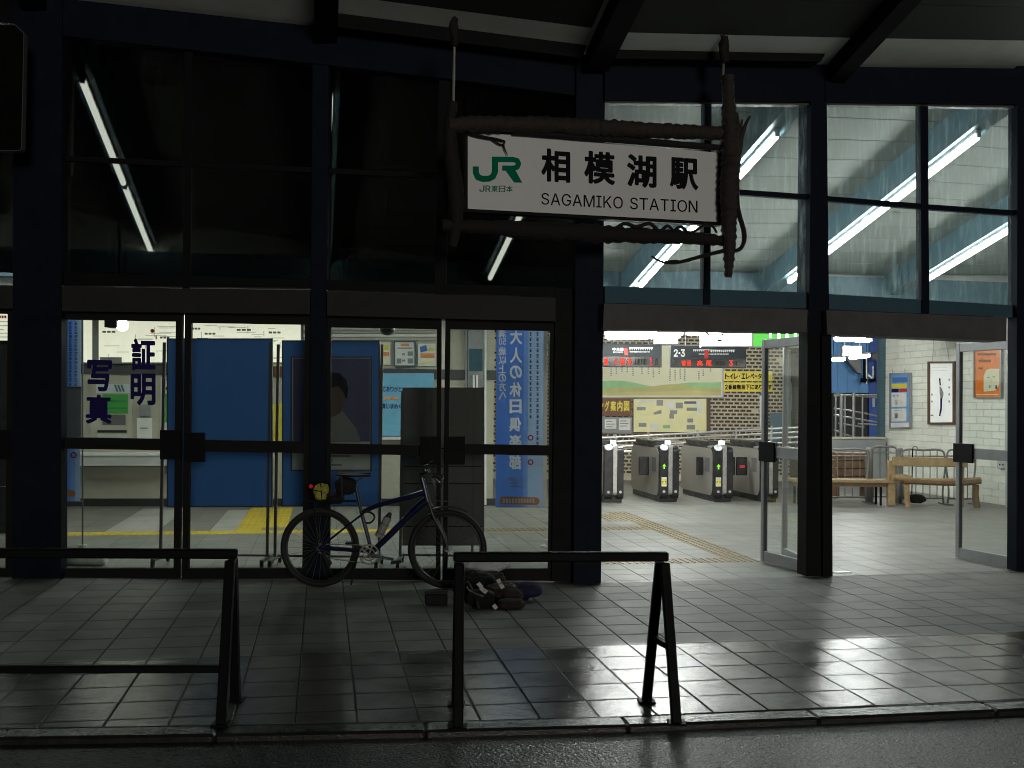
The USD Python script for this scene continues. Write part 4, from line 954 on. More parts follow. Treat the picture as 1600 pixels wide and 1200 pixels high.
# its lettering, printed for readers inside the hall, shows mirrored from the street
yy = [(513, 538), (543, 567), (571, 592), (597, 620), (624, 646), (652, 674), (679, 702), (711, 733)]
BIG = [put(glyph(ch, 3)[0], 797 - (a - 513) * .008, a, 816 - (a - 513) * .008, b, mirror=True) for ch, (a, b) in zip('大人の休日倶楽部', yy)]
SML = []; y_ = 514
for ch in '満50歳以上の方へ':
    h = 11 if ch in '50' else 13
    if ch == '5': x0, x1 = 785.5, 790.5
    elif ch == '0': y_ -= 14; x0, x1 = 779.5, 784.5
    else: x0, x1 = 779, 791
    SML.append(put(glyph(ch, 2)[0], x0, y_, x1, y_ + h, mirror=True)); y_ += 14
BN = banner('tall pale blue banner with mirrored white lettering beside the main column', BP, (776, 470, 862, 792), [(776, 819, 'banner_blue'), (819, 826, 'banner_mid'), (826, 850, 'banner_pale'), (850, 856, 'paper')], (858, 470, 852), (858, 855), 470, union_all([g.buffer(.05) for g in BIG + SML]))
for g in BIG: fp(BN, 'character', g, BP, .0012, -.0012, 'banner_white')
for g in SML: fp(BN, 'small_character', g, BP, .0012, -.0012, 'banner_white')
for x, y_, n, w in ((829, 519, 16, 4.5), (840, 519, 21, 5)):
    for k in range(n):
        y0 = y_ + k * 8.6
        part(BN, 'print', pq(union_all([Polygon(rect(x - w / 2 + rnd.uniform(0, 1), y0 + q, x + w / 2 - rnd.uniform(0, 1), y0 + q + .9)) for q in (0, 2.2, 4.4)] + [Polygon(rect(x - .4, y0, x + .4, y0 + 5.6))]), BP, .006, .003), 'ink_navy')
for y_ in (684, 722):
    part(BN, 'mark', pq(Point(829, y_).buffer(4.6).difference(Point(829, y_).buffer(2.6)), BP, .006, .003), 'ink_red')
part(BN, 'label_strip', pq(LineString([(786, 782), (837, 783)]).buffer(6), BP, .006, .003), 'ink_orange')
for k in range(11): part(BN, 'print', pq(rect(786 + k * 4.6, 779, 789 + k * 4.6, 786), BP, .009, .006), 'paper')
for k in range(4): part(BN, 'print', pq(rect(790 + k * 3, 746 + k * 5, 812 + (k % 2) * 6, 749 + k * 5), BP, .006, .003), 'banner_pale')
BP2 = YP(11.0)
BN2 = banner('narrow blue banner on a pole at the left door, cut by the navy column', BP2, (84, 470, 128, 783), [(80, 112, 'banner_blue'), (112, 119, 'banner_mid'), (119, 127, 'banner_pale')], (129, 470, 860), (129, 862), 470)
for x, n, w in ((110, 15, 5), (119, 15, 5)):
    for k in range(n):
        y0 = 503 + k * 6.8
        part(BN2, 'print', pq(union_all([Polygon(rect(x - w / 2, y0 + q, x + w / 2 - rnd.uniform(0, 2), y0 + q + .9)) for q in (0, 1.9, 3.8)]), BP2, .006, .003), 'ink_navy')
part(BN2, 'mark', pq(Point(115, 711).buffer(5).difference(Point(115, 711).buffer(3)), BP2, .006, .003), 'ink_red')
part(BN2, 'label_strip', pq(LineString([(92, 771), (113, 771)]).buffer(5), BP2, .006, .003), 'ink_orange')
gp = thing('grey_notice', 'speckled grey notice sheet hung on the narrow blue banner', 'notice', BP2(114, 683)); fp(gp, 'sheet', rect(98, 607, 127, 684), BP2, .014, .009, 'ink_grey'); fp(gp, 'edge', rect(98, 604, 127, 607), BP2, .018, .009, 'dark_aluminium')
# bolster on the floor
b0, b1 = ground(40, 882), ground(166, 884); b0[2] = b1[2] = .056
bl = thing('bolster', 'long white rounded bolster on the floor inside the left door', 'cushion', ground(130, 884))
part(bl, 'roll', tube([b0 + (b1 - b0) * s for s in (0, .02, .06, .5, .94, .98, 1)], [.03, .048, .056, .057, .056, .048, .03], 18), 'bolster', smooth=60); part(bl, 'seam', torus(b0 + (b1 - b0) * .8, b1 - b0, .057, .0015, 20, 4), 'ink_grey')
# fare map, lamps and fittings of the ticket wall
fm = thing('fare_map', 'lit cream railway fare map above the ticket machines', 'map', TW(290, 569))
fp(fm, 'panel', rect(128, 470, 470, 566), TW, .06, .0, 'fare_cream'); fp(fm, 'frame', Polygon(rect(126, 468, 472, 568)).difference(Polygon(rect(128, 470, 470, 566))), TW, .07, .0, 'aluminium')
rr = random.Random(3)
for k in range(46):
    x, y = rr.uniform(156, 455), rr.uniform(508, 560); L = rr.uniform(8, 34)
    P = rect(x, y, x + L, y + .8) if rr.random() < .6 else rect(x, y, x + .9, y + L * .5)
    if max(q[1] for q in P) < 565 and max(q[0] for q in P) < 468: part(fm, 'line', pq(P, TW, .064, .061), 'ink_pale')
for x, y, w in ((160, 517, 22), (250, 526, 16), (300, 512, 14), (320, 520, 18), (370, 514, 24), (420, 518, 20)):
    for k in range(3): part(fm, 'print', pq(rect(x + k * w / 3, y, x + k * w / 3 + w / 4, y + 3), TW, .065, .061), 'ink_grey')
fp(fm, 'divider', rect(144, 470, 154, 566), TW, .075, .06, 'ink_grey'); fp(fm, 'notice_strip', rect(156, 558, 190, 568), TW, .075, .06, 'ink_grey')
part(fm, 'mark', pq(Point(238, 517).buffer(3), TW, .066, .061), 'ink_red'); part(fm, 'mark', pq(rect(243, 524, 245, 530), TW, .066, .061), 'ink_red')
tm = thing('ticket_machine', 'beige ticket machine with green screen in the left ticket wall', 'ticket machine', TW(185, 722))
fp(tm, 'front', rect(142, 594, 206, 712), TW, .05, .0, 'beige_wall'); fp(tm, 'header', rect(150, 600, 202, 614), TW, .054, .048, 'ink_pale')
for k in range(3): fp(tm, 'stripe', [(178 + k * 5, 601), (181 + k * 5, 601), (185 + k * 5, 612), (182 + k * 5, 612)], TW, .057, .053, 'teal_steel')
fp(tm, 'screen', rect(160, 616, 200, 646), TW, .056, .046, M['green_screen'] if 'green_screen' in M else 'ink_green')
for y in (626, 637): fp(tm, 'screen_line', rect(162, y, 198, y + 1.2), TW, .0585, .055, 'logo_green')
fp(tm, 'keypad', rect(160, 648, 196, 664), TW, .06, .046, 'board_grey'); fp(tm, 'coin_slot', rect(152, 672, 198, 676), TW, .058, .046, 'skirting'); fp(tm, 'tray', rect(152, 678, 198, 690), TW, .08, .046, 'outlet')
ab = thing('small_ticket_unit', 'grey wall unit with a white notice between ticket machine and green poster', 'ticket unit', TW(225, 695)); fp(ab, 'unit', rect(217, 632, 234, 650), TW, .06, .0, 'ink_grey'); fp(ab, 'notice', rect(214, 653, 237, 695), TW, .035, .0, 'paper'); fp(ab, 'print', rect(219, 668, 231, 670), TW, .038, .034, 'ink_grey')
gn = thing('green_poster', 'narrow green and white poster beside the blue board', 'poster', TW(260, 690)); fp(gn, 'sheet', rect(251, 590, 275, 690), TW, .02, .0, 'paper'); fp(gn, 'print', rect(255, 616, 267, 660), TW, .024, .019, 'ink_green'); fp(gn, 'mark', rect(256, 592, 270, 594), TW, .024, .019, 'ink_grey')
part(gn, 'ring', pq(Point(262, 607).buffer(3).difference(Point(262, 607).buffer(1.6)), TW, .024, .019), 'ink_black')
ct = thing('ticket_counter', 'long pale counter ledge under the ticket machines', 'counter', TW(190, 790))
fp(ct, 'ledge', rect(40, 708, 262, 712), TW, .34, .0, 'paper'); fp(ct, 'apron', rect(40, 712, 262, 728), TW, .32, .28, 'outlet'); fp(ct, 'kick_panel', rect(40, 729, 262, 745), TW, .10, .0, 'beige_wall')
for x in (60, 258): fp(ct, 'bracket', rect(x, 712, x + 3, 740), TW, .30, .0, 'dark_aluminium')
dl = thing('wall_clock_lamp', 'black box and white lit globe hung high at the fare map', 'lamp', at(182, 520, 12.5)); Y_ = YP(12.5)
fp(dl, 'box', rect(163, 470, 182, 511), Y_, .1, -.1, 'black_steel'); part(dl, 'globe', ball(Y_(191, 508), .075, 3, (1, 1, 1)), M['sign_light'], smooth=True); part(dl, 'rod', cyl(Y_(186, 498), Y_(186, 300), .012, 8), 'black_steel')
dc = thing('security_dome', 'dark security camera dome hanging above the blue notice panel', 'camera', at(605, 520, 12.0)); Y_ = YP(12.0)
part(dc, 'dome', ball(Y_(605, 514), .085, 3, (1, 1, .9)), 'bike_black', smooth=True); part(dc, 'mount', cyl(Y_(605, 512) + [0, 0, .0], Y_(605, 300), .02, 10), 'dark_aluminium'); part(dc, 'collar', torus(Y_(605, 512), (0, 0, 1), .088, .012, 24, 6), 'sign_white', smooth=40)
# window blind strips over the posters
vb = thing('window_blind', 'pale horizontal slatted blind above the small posters', 'blind', TW(590, 533))
for k in range(5): fp(vb, 'slat', rect(474, 505 + k * 5.6, 682, 509.6 + k * 5.6), TW, .03 + .006 * (k % 2), .0, 'paper' if k % 2 else 'beige_wall')
def poster(name, label, box, pl, o, bits, base='paper', frame=None, cat_='poster'):
    x0, y0, x1, y1 = box; t = thing(name, label, cat_, pl((x0 + x1) / 2, y1))
    fp(t, 'sheet', rect(*box), pl, o + .006, o, base)
    for b, m in bits:
        nm = 'print'; fp(t, nm, rect(*b) if isinstance(b, tuple) and len(b) == 4 else b, pl, o + .010, o + .005, m)
    if frame: fp(t, 'frame', Polygon(rect(x0 - frame[0], y0 - frame[0], x1 + frame[0], y1 + frame[0])).difference(Polygon(rect(x0 + .3, y0 + .3, x1 - .3, y1 - .3))), pl, o + .03, o - .005, frame[1])
    return t
poster('small_poster', 'small yellow and orange poster, leftmost of the three above the light blue panel', (594, 535, 610, 570), TW, .02, [((597, 539, 607, 547), 'ink_yellow'), ((596, 550, 608, 556), 'ink_orange'), ((598, 560, 605, 568), 'cream')])
poster('small_poster', 'small white poster with grey notes, middle of the three above the light blue panel', (617, 534, 648, 571), TW, .02, [((626, 537, 639, 541), 'ink_orange'), ((621, 543, 644, 545), 'ink_grey'), ((637, 549, 645, 556), 'ink_grey'), ((620, 560, 627, 568), 'ink_grey'), ((637, 560, 645, 568), 'ink_grey'), ((628, 552, 633, 555), 'ink_grey'), ((628, 562, 633, 565), 'ink_grey')], frame=(1.5, 'teal_steel'))
poster('small_poster', 'small poster with a blue drawing and orange band, right one above the light blue panel', (653, 537, 681, 572), TW, .02, [([(656, 542), (666, 539), (668, 548), (657, 551)], 'ink_blue'), ((657, 552, 679, 559), 'ink_orange'), ((670, 543, 678, 548), 'ink_yellow'), ((660, 562, 676, 569), 'cream')])
t = poster('thanks_panel', 'large light blue panel with dark greeting lettering left of the grey board', (594, 583, 678, 681), TW, .02, [], 'light_blue')
x = 597.0
for ch in 'てありがと': part(t, 'character', pq(put(glyph(ch, 1)[0], x, 604, x + 5.4, 612), TW, .03, .025), 'ink_navy'); x += 6.4
for k in range(4): part(t, 'print', pq(rect(601 + k * 5.6, 619 + (k % 2), 605 + k * 5.6, 625), TW, .03, .025), 'ink_orange')
x = 597.0
for ch in '買い求めく': part(t, 'character', pq(put(glyph(ch, 1)[0], x, 631, x + 5.4, 639), TW, .03, .025), 'ink_navy'); x += 6.4
t = thing('wall_shelf', 'pale narrow shelf under the light blue panel', 'shelf', TW(630, 696)); fp(t, 'board', rect(592, 683, 690, 687), TW, .16, 0, 'paper'); fp(t, 'apron', rect(594, 688, 688, 700), TW, .05, 0, 'beige_wall')
t = poster('yellow_notice', 'narrow yellow notice strip between the two blue display boards', (425, 631, 441, 690), TW, .02, [((431, 640, 435, 684), 'ink_green')], 'ink_yellow', cat_='notice')
t = poster('small_timetable', 'cream timetable sheet high between the two blue display boards', (424, 540, 446, 572), TW, .04, [((427, 545, 443, 546), 'ink_grey'), ((427, 551, 443, 552), 'ink_grey'), ((428, 573, 442, 588), 'ink_brown')], 'cream', cat_='notice')
# steel door in the ticket wall
sd = thing('steel_door', 'grey steel door with white handles left of the pale blue banner', 'door', TW(746, 790))
fp(sd, 'leaf', rect(731, 470, 756, 789), TW, .06, 0, 'ink_grey'); fp(sd, 'frame', rect(757, 470, 760, 789), TW, .07, 0, 'sign_white'); fp(sd, 'frame', rect(727, 470, 730, 789), TW, .07, 0, 'ink_grey')
for b in ((739, 586, 742, 606), (744, 586, 747, 606), (752, 650, 755, 684)): fp(sd, 'handle', rect(*b), TW, .10, .06, 'sign_white')
fp(sd, 'window', rect(733, 545, 754, 580), TW, .064, .058, 'teal_dark')
# board in the bay left of the navy column
LP = YP(12.2); t = thing('lit_notice', 'lit pale notice with red lettering at the left edge of the picture', 'notice', LP(5, 535))
fp(t, 'panel', rect(-120, 486, 25, 532), LP, .02, 0, 'fare_cream'); fp(t, 'frame', rect(-120, 480, 25, 486), LP, .03, 0, 'aluminium')
for k in range(4): fp(t, 'print', rect(-6 + k * 4.2, 493, -3 + k * 4.2, 497), LP, .024, .019, 'ink_red')
for k in range(5): fp(t, 'line', rect(-20, 502 + k * 6, 18 - (k % 3) * 6, 503 + k * 6), LP, .024, .019, 'ink_pale')
t = thing('dark_partition', 'dark partition under the lit notice at the left edge', 'partition', LP(-20, 870)); fp(t, 'panel', rect(-160, 535, 27, 760), LP, .0, -.05, 'skirting'); fp(t, 'panel', rect(-160, 761, 27, 868), LP, .0, -.05, 'skirting'); fp(t, 'cap_rail', rect(-160, 532, 27, 535), LP, .01, -.06, 'black_steel')

# ------------------------------------------------------------------ ticket gates
def gate(label, xl, xr, yb, arrow, w=None, flap=None, h=.98):
    a, b = ground(xl, yb), ground(xr, yb); w = w or np.linalg.norm(b - a); u0, v0 = a @ r_, a @ d_; u1 = u0 + w; Lg = 1.62
    t = thing('ticket_gate', label, 'ticket gate', (a + b) / 2, 'ticket gates in a row')
    def prof(y0, y1, z0, z1, r, ua, ub, m, nm, rb=None):                # rounded side outline, extruded across the gate
        rb = r if rb is None else rb
        P = Polygon(rect(y0, z0, y1, z1)); P = P.buffer(-r).buffer(r, quad_segs=5)
        if rb == 0: P = P.union(Polygon(rect(y0, z0, y1, z0 + r * 1.2)))
        part(t, nm, solid(P, lambda v, z, o: B(o, v, z), ua, ub), m, smooth=35)
    prof(v0 + .10, v0 + Lg, .10, h - .10, .12, u0, u0 + .025, 'steel_warm', 'side_panel'); prof(v0 + .10, v0 + Lg, .10, h - .10, .12, u1 - .025, u1, 'steel_warm', 'side_panel')
    prof(v0 + .03, v0 + Lg - .02, .06, h - .06, .10, u0 + .026, u1 - .026, 'gate_black', 'core')
    prof(v0, v0 + .20, .05, h - .07, .09, u0 + .005, u0 + w * .42, 'gate_black', 'front_end'); prof(v0, v0 + .20, .05, h - .07, .09, u0 + w * .64, u1 - .005, 'gate_black', 'front_end')
    prof(v0 - .012, v0 + .16, .12, h - .03, .05, u0 + w * .43, u0 + w * .63, 'steel', 'centre_strip')
    part(t, 'plinth', bb(u0 + .02, u1 - .02, v0 + .05, v0 + Lg - .04, 0.006, .10), 'gate_black')
    part(t, 'top_deck', bb(u0 + .01, u0 + w * .8, v0 + .34, v0 + Lg - .2, h - .06, h + .02, .015), 'gate_black')
    part(t, 'top_plate', bb(u0 + .02, u1 - .02, v0 + .16, v0 + .40, h - .10, h - .055, .012), 'steel')
    part(t, 'ticket_slot', bb(u0 + w * .46, u0 + w * .62, v0 + .05, v0 + .24, h - .04, h + .035, .012), M['display_light'])
    c = B(u0 + w * .22, v0 + .03, h - .10); part(t, 'card_reader', cat([torus(c + [0, 0, .02], (0, -.7, .7), .055, .014, 24, 8)]), 'sign_white', smooth=50)
    part(t, 'reader_disc', cyl(c + np.array([0, .01, 0]), c + np.array([0, -.012, .018]), .045, 18), 'ink_pale', smooth=40)
    def face(x, z, poly, m, nm, o=.004): part(t, nm, solid(affinity.translate(poly, x, z), lambda q, s, oo: B(u0 + q, v0 - oo, s), o, .0), m)
    if arrow:
        ar = Polygon([(-.035, .0), (0, .045), (.035, .0), (.012, .008), (.012, -.04), (-.012, -.04), (-.012, .008)])
        face(w * .21, h * .60, ar, M['arrow_light'], 'arrow'); face(w * .21, h * .345, Polygon(rect(-.045, -.075, .045, .075)), 'paper', 'notice', .005)
        face(w * .21, h * .345, Polygon(rect(-.038, -.055, .038, .045)), 'gate_sign', 'notice_print', .008)
        face(w * .21, h * .345, Polygon([(-.03, .015), (-.012, 0), (-.03, -.015)]).union(Polygon([(.03, .015), (.012, 0), (.03, -.015)])), 'ink_black', 'notice_mark', .011)
    for q in (.21, .82): face(w * q, h * .18, Point(0, 0).buffer(.022), 'outlet', 'stud')
    part(t, 'side_window', bb(u0 - .004, u0 + .004, v0 + .22, v0 + .42, h * .50, h * .74), 'board_grey')
    if flap is not None:
        for s, (fx0, fx1) in enumerate(flap):
            part(t, 'flap', bb(u0 + fx0, u0 + fx1, v0 + .52, v0 + .55, h * .42, h * .74, .012), 'gate_black')
            if flap is FLP: part(t, 'flap_light', bb(u0 + fx0 + (fx1 - fx0) * .3, u0 + fx1 - (fx1 - fx0) * .25, v0 + .514, v0 + .519, h * .55, h * .60), M['flap_red'])
    return t
FLP = ((-.46, -.25), (-.235, -.03))
gate('first ticket gate from the left, half behind the main column', 944, 978, 786, False, .33, ((.34, .46),))
gate('second ticket gate from the left with a lit green arrow', 1031, 1065, 785, True, .33, ((-.20, -.02),))
gate('third ticket gate from the left with a lit green arrow', 1116, 1150, 785, True, .33, ((-.12, -.0),))
gate('rightmost ticket gate behind the open glass door, red lights on its flaps', 1190, 1214, 785, False, .30, FLP)

# ------------------------------------------------------------------ signs over the gates
YS = YP(17.4)
def led_board(label, box, split, num, bits, leds, red):
    x0, y0, x1, y1 = box; t = thing('departure_board', label, 'departure board', YS((x0 + x1) / 2, y1))
    fp(t, 'casing', [(x0, y0), (x1, y0 + 2), (x1, y1 + 1), (x0, y1)], YS, .0, -.12, 'casing_grey'); fp(t, 'display', [(x0 + 2, split), (x1 - 1, split + 1), (x1 - 1, y1), (x0 + 2, y1 - 1)], YS, .012, .0, 'gate_black')
    if num: part(t, 'number', pq(put(glyph(num, 3)[0], 1053, 545.5, 1070.5, 557.5), YS, .008, .001), 'ink_white')
    for b in bits: part(t, 'print', pq(b if not isinstance(b, tuple) else rect(*b), YS, .007, .001), 'ink_white')
    part(t, 'red_mark', pq(rect(*red), YS, .010, .001), 'ink_red')
    for (a, b), ch in leds:
        nm = 'led_character' if ch else 'led_dots'
        if ch: part(t, nm, pq(put(glyph(ch, 2)[0], a, split + 2, b, y1 - 2.4), YS, .016, .012), M['led_red'])
        else: part(t, nm, pq(union_all([Polygon(rect(a + k * 2.4, split + 3, a + k * 2.4 + 1.2, y1 - 3)) for k in range(int((b - a) / 2.4))]), YS, .016, .012), M['led_dim'])
    for s in (.2, .8): x = x0 + (x1 - x0) * s; part(t, 'hanger', cyl(YS(x, y0, -.06), np.array([*YS(x, y0, -.06)[:2], 3.12]), .01, 8), 'dark_aluminium')
    return t
small = lambda x, y, n, w, h, g=.6: [union_all([Polygon(rect(x + k * (w + g), y, x + k * (w + g) + w, y + h * .28)), Polygon(rect(x + k * (w + g), y + h * .4, x + k * (w + g) + w, y + h * .62)), Polygon(rect(x + k * (w + g) + w * .35, y, x + k * (w + g) + w * .65, y + h))]) for k in range(n)]
g1 = [pq_ for c, a in zip('中央線', (957, 963, 969)) for pq_ in [put(glyph(c, 2)[0], a, 543, a + 5.4, 548.5)]]
led_board('grey departure board with red light lettering, left one without a number', (938, 536, 1034, 573), 557, None, g1 + small(983, 542.5, 11, 2.8, 4.6) + small(958, 549.5, 8, 1.5, 1.8, .4) + small(984, 549, 16, 1.6, 1.8, .4),
          [((943, 951), '普'), ((959, 966), '小'), ((968.5, 976), '淵'), ((980, 988), '沢'), ((992, 1012), None), ((1015, 1019.5), '1'), ((1024, 1030), None)], (975.5, 544, 981, 555))
led_board('grey departure board marked with a white 2 3, right one', (1048, 540, 1166, 574), 561, '2·3', small(1083, 546, 9, 2.3, 3.2) + small(1110, 546.5, 12, 2.6, 3.8) + small(1092, 552.5, 10, 1.5, 2) + small(1110, 552.5, 12, 2, 2.2, .4),
          [((1065, 1072), '普'), ((1073, 1080), '通'), ((1089, 1098), '高'), ((1103, 1112), '尾'), ((1118, 1137), None), ((1139, 1145), '3'), ((1148, 1154), None)], (1101, 547, 1107, 560))
EX = YP(15.9)
t = thing('white_sign', 'bright white lit box sign above the gates, left of the green one', 'sign', EX(1137, 541)); fp(t, 'casing', rect(1096, 514, 1176, 542), EX, -.006, -.14, 'aluminium'); fp(t, 'lit_face', rect(1098, 516, 1174.5, 540), EX, .0, -.006, M['sign_light'])
fp(t, 'arrow', [(1098, 516), (1102, 516), (1109, 523), (1107, 524)], EX, .004, .001, 'ink_black'); fp(t, 'print', Polygon(rect(1126, 521, 1131, 522.5)).union(Polygon([(1128, 522), (1131, 522), (1129, 525), (1126, 525)])), EX, .004, .001, 'ink_black'); fp(t, 'print', [(1121, 532), (1123, 529), (1126, 531), (1131, 532), (1132, 533), (1121, 533)], EX, .004, .001, 'ink_black')
for x in (1104, 1168): part(t, 'hanger', cyl(EX(x, 516, -.07), np.array([*EX(x, 516, -.07)[:2], 3.12]), .01, 8), 'dark_aluminium')
t = thing('green_sign', 'lit green box sign with pale lettering above the gates', 'sign', EX(1215, 541)); fp(t, 'casing', rect(1175.5, 514, 1256, 543), EX, -.006, -.14, 'aluminium'); fp(t, 'lit_face', rect(1177, 516, 1254, 541), EX, .0, -.006, M['green_light'])
fp(t, 'top_band', rect(1177, 516, 1196, 520), EX, .004, .001, M['sign_light'])
for k in range(4): fp(t, 'print', Polygon(rect(1199 + k * 13, 518 + k % 2, 1208 + k * 13, 521)).union(Polygon(rect(1202 + k * 13, 518, 1206 + k * 13, 528 + k % 3))), EX, .004, .001, M['sign_light'])
for x in (1184, 1248): part(t, 'hanger', cyl(EX(x, 516, -.07), np.array([*EX(x, 516, -.07)[:2], 3.12]), .01, 8), 'dark_aluminium')
# panels on the brick wall
t = thing('mural_panel', 'long landscape panel with green hills and vertical station names under the departure boards', 'mural', BW(1030, 620))
fp(t, 'panel', rect(900, 540, 1129, 620), BW, .05, .012, 'mural_sky'); fp(t, 'frame', Polygon(rect(898, 538, 1131, 622)).difference(Polygon(rect(900, 540, 1129, 620))), BW, .06, .012, 'aluminium')
hill = lambda base, amp, ph, f: [(x, base - amp * (math.sin(x * f + ph) + .5 * math.sin(x * f * 2.3 + ph * 2))) for x in np.linspace(902, 1127, 30)]
fp(t, 'hills', hill(598, 4, .8, .028) + [(1127, 618), (902, 618)], BW, .053, .049, 'mural_green'); fp(t, 'hills', hill(604, 2.6, 3.6, .034) + [(1127, 618), (902, 618)], BW, .056, .049, 'mural_olive'); fp(t, 'plain', hill(612, 1.4, 1.2, .03) + [(1127, 618), (902, 618)], BW, .059, .049, 'mural_sand')
for x, n, y0 in ((955, 5, 574), (963, 4, 574), (972, 3, 574), (980, 3, 574), (989, 5, 574), (1003, 4, 574), (1013, 4, 574), (1021, 5, 576), (1030, 4, 574), (1047, 7, 576), (1055, 6, 578), (1063, 6, 576), (1070, 7, 576), (1092, 5, 580), (1099, 4, 577), (1110, 2, 576)):
    fp(t, 'station_name', union_all([Polygon(rect(x - 1 + rnd.uniform(-.4, .4), y0 + k * 2.9, x + 1 + rnd.uniform(-.4, .4), y0 + k * 2.9 + 1.7)) for k in range(n)]), BW, .062, .049, 'ink_grey')
t = thing('hiking_sign', 'brown sign with yellow lettering left of the cream notice board', 'sign', BW(965, 651)); fp(t, 'board', rect(905, 622, 987, 650), BW, .05, .012, 'ink_brown')
x = 908.0
for ch in 'ハイキング案内図'[-8:]:
    w = 8.4 if ch in '案内図' else 7.2
    part(t, 'character', pq(put(glyph(ch, 3)[0], x if x > 0 else 0, 626.5, x + w, 642.5), BW, .056, .051), 'ink_yellow'); x += w + 2.0
t = thing('grey_notice_board', 'grey notice board with two white sheets under the brown sign', 'notice board', BW(965, 677)); fp(t, 'board', rect(905, 651.5, 988, 677), BW, .05, .012, 'ink_grey')
for b in ((945, 655, 963, 670), (967, 654, 985, 672)): fp(t, 'sheet', rect(*b), BW, .056, .05, 'paper'); [fp(t, 'print', rect(b[0] + 2, b[1] + 3 + q * 4, b[0] + 12 + (q % 2) * 3, b[1] + 4.4 + q * 4), BW, .059, .055, 'ink_grey') for q in range(3)]
t = thing('notice_board', 'cream notice board full of small pictures behind the ticket gates', 'notice board', BW(1047, 676)); fp(t, 'board', rect(990, 623, 1104, 675), BW, .05, .012, 'cream'); fp(t, 'frame', Polygon(rect(988.5, 621.5, 1110, 677)).difference(Polygon(rect(990, 623, 1104, 675))), BW, .06, .012, 'frame_brown')
for b, m in (((1026, 625, 1036, 634), 'ink_grey'), ((1056, 629, 1067, 638), 'ink_grey'), ((1069, 627, 1088, 631), 'ink_purple'), ((995, 636, 1009, 641), 'ink_grey'), ((1073, 637, 1089, 642), 'ink_grey'), ((1047, 641, 1058, 647), 'ink_grey'), ((1046, 647, 1053, 654), 'ink_grey'), ((998, 661, 1010, 667), 'ink_grey'), ((1073, 664, 1086, 671), 'ink_grey'), ((1074, 654, 1083, 660), 'ink_grey'), ((1036, 664, 1047, 669), 'mural_green'), ((1040, 628, 1054, 637), 'paper'), ((1089, 626, 1097, 645), 'paper'), ((996, 625, 1022, 629), 'paper'), ((1016, 662, 1028, 672), 'paper')):
    fp(t, 'picture', rect(*b), BW, .055, .05, m)
fp(t, 'picture', [(1021, 645), (1033, 640), (1034, 646), (1022, 648)], BW, .055, .05, 'ink_grey')
def yellow(y0, y1, text, label):
    t = thing('yellow_sign', label, 'sign', BW(1160, y1)); fp(t, 'board', rect(1131, y0, 1207, y1), BW, .045, .012, 'ink_yellow'); x = 1133.0
    for ch in text:
        w = 4.0 if ch in '・ー2' else 6.0
        g = glyph(ch, 3)[0]; yy = (y0 + 3.4, y1 - 3.4) if ch not in '・ー' else ((y0 + y1) / 2 - 1.2, (y0 + y1) / 2 + .8)
        if ch == '・': x0, x1_ = x + 1, x + 2.8
        else: x0, x1_ = x, x + w
        part(t, 'character', pq(put(g, x0, yy[0], x1_, yy[1]), BW, .051, .046), 'ink_black'); x += w + .9
yellow(580, 595.5, 'トイレ・エレベーター', 'upper yellow sign with black lettering on the brick wall')
yellow(597.5, 612, '2番線階段下にあります', 'lower yellow sign with black lettering on the brick wall')
t = thing('wheelchair_sign', 'white sign with a round dark emblem seen through the open glass door', 'sign', BW(1244, 642)); fp(t, 'board', rect(1235, 598, 1252, 642), BW, .05, .012, 'paper'); part(t, 'emblem', pq(Point(1241, 615).buffer(5).difference(Point(1241, 615).buffer(3.4)), BW, .056, .05), 'ink_grey'); part(t, 'emblem', pq(rect(1241, 605, 1243, 616), BW, .056, .05), 'ink_grey')
t = thing('white_poster', 'white tall sheet on the brick wall just left of the open door', 'poster', BW(1190, 668)); fp(t, 'sheet', rect(1187, 615, 1200, 668), BW, .03, .012, 'paper'); fp(t, 'strip', rect(1187, 615, 1200, 618), BW, .034, .029, 'ink_blue')
t = thing('teal_panel', 'teal steel panel low on the brick wall behind the open door', 'panel', BW(1235, 690)); fp(t, 'panel', rect(1203, 645, 1262, 694), BW, .03, .012, 'teal_steel'); fp(t, 'post', rect(1228, 548, 1236, 690), BW, .09, .03, 'teal_steel')
# ramp rails behind the gates
RP_ = YP(20.4); t = thing('ramp_railing', 'pale steel ramp railing of sloping rails behind the ticket gates', 'railing', RP_(1060, 755))
for y in (684, 691, 699, 707): part(t, 'rail', cyl(RP_(890, y + 3), RP_(1265, y - 17), .022, 8), 'rail_steel', smooth=40)
for x in (962, 1013, 1090, 1150, 1205): p = RP_(x, 682 - (x - 890) * .053); part(t, 'post', cyl(np.array([p[0], p[1], 0]), p, .024, 8), 'rail_steel', smooth=40)

# ------------------------------------------------------------------ passage at the right: blue structure, railings
PB = YP(27.0); t = thing('blue_building', 'blue panelled building beyond the passage', 'building', PB(1345, 745))
for k in range(4): fp(t, 'wall_panel', rect(1292 + k * 16.4, 520, 1308 + k * 16.4, 614), PB, .0, -.3, 'blue_panel')
fp(t, 'wall_panel', rect(1358, 520, 1372, 690), PB, .03, -.3, 'blue_dark'); fp(t, 'wall_panel', rect(1372.6, 520, 1400, 690), PB, .0, -.3, 'blue_dark'); fp(t, 'base', rect(1286, 614.5, 1357, 690), PB, -.05, -.3, 'dark_wall')
fp(t, 'gable', [(1322, 560), (1345, 562), (1346, 584), (1340, 582)], PB, .30, .02, 'ink_grey')
for x, y0, y1 in ((1350, 560, 594), (1354, 553, 600), (1364, 572, 594), (1376, 552, 592)): part(t, 'pipe', cyl(PB(x, y1, .25), PB(x, y0, .25), .03, 8), 'black_steel' if x in (1350, 1376) else 'rail_steel')
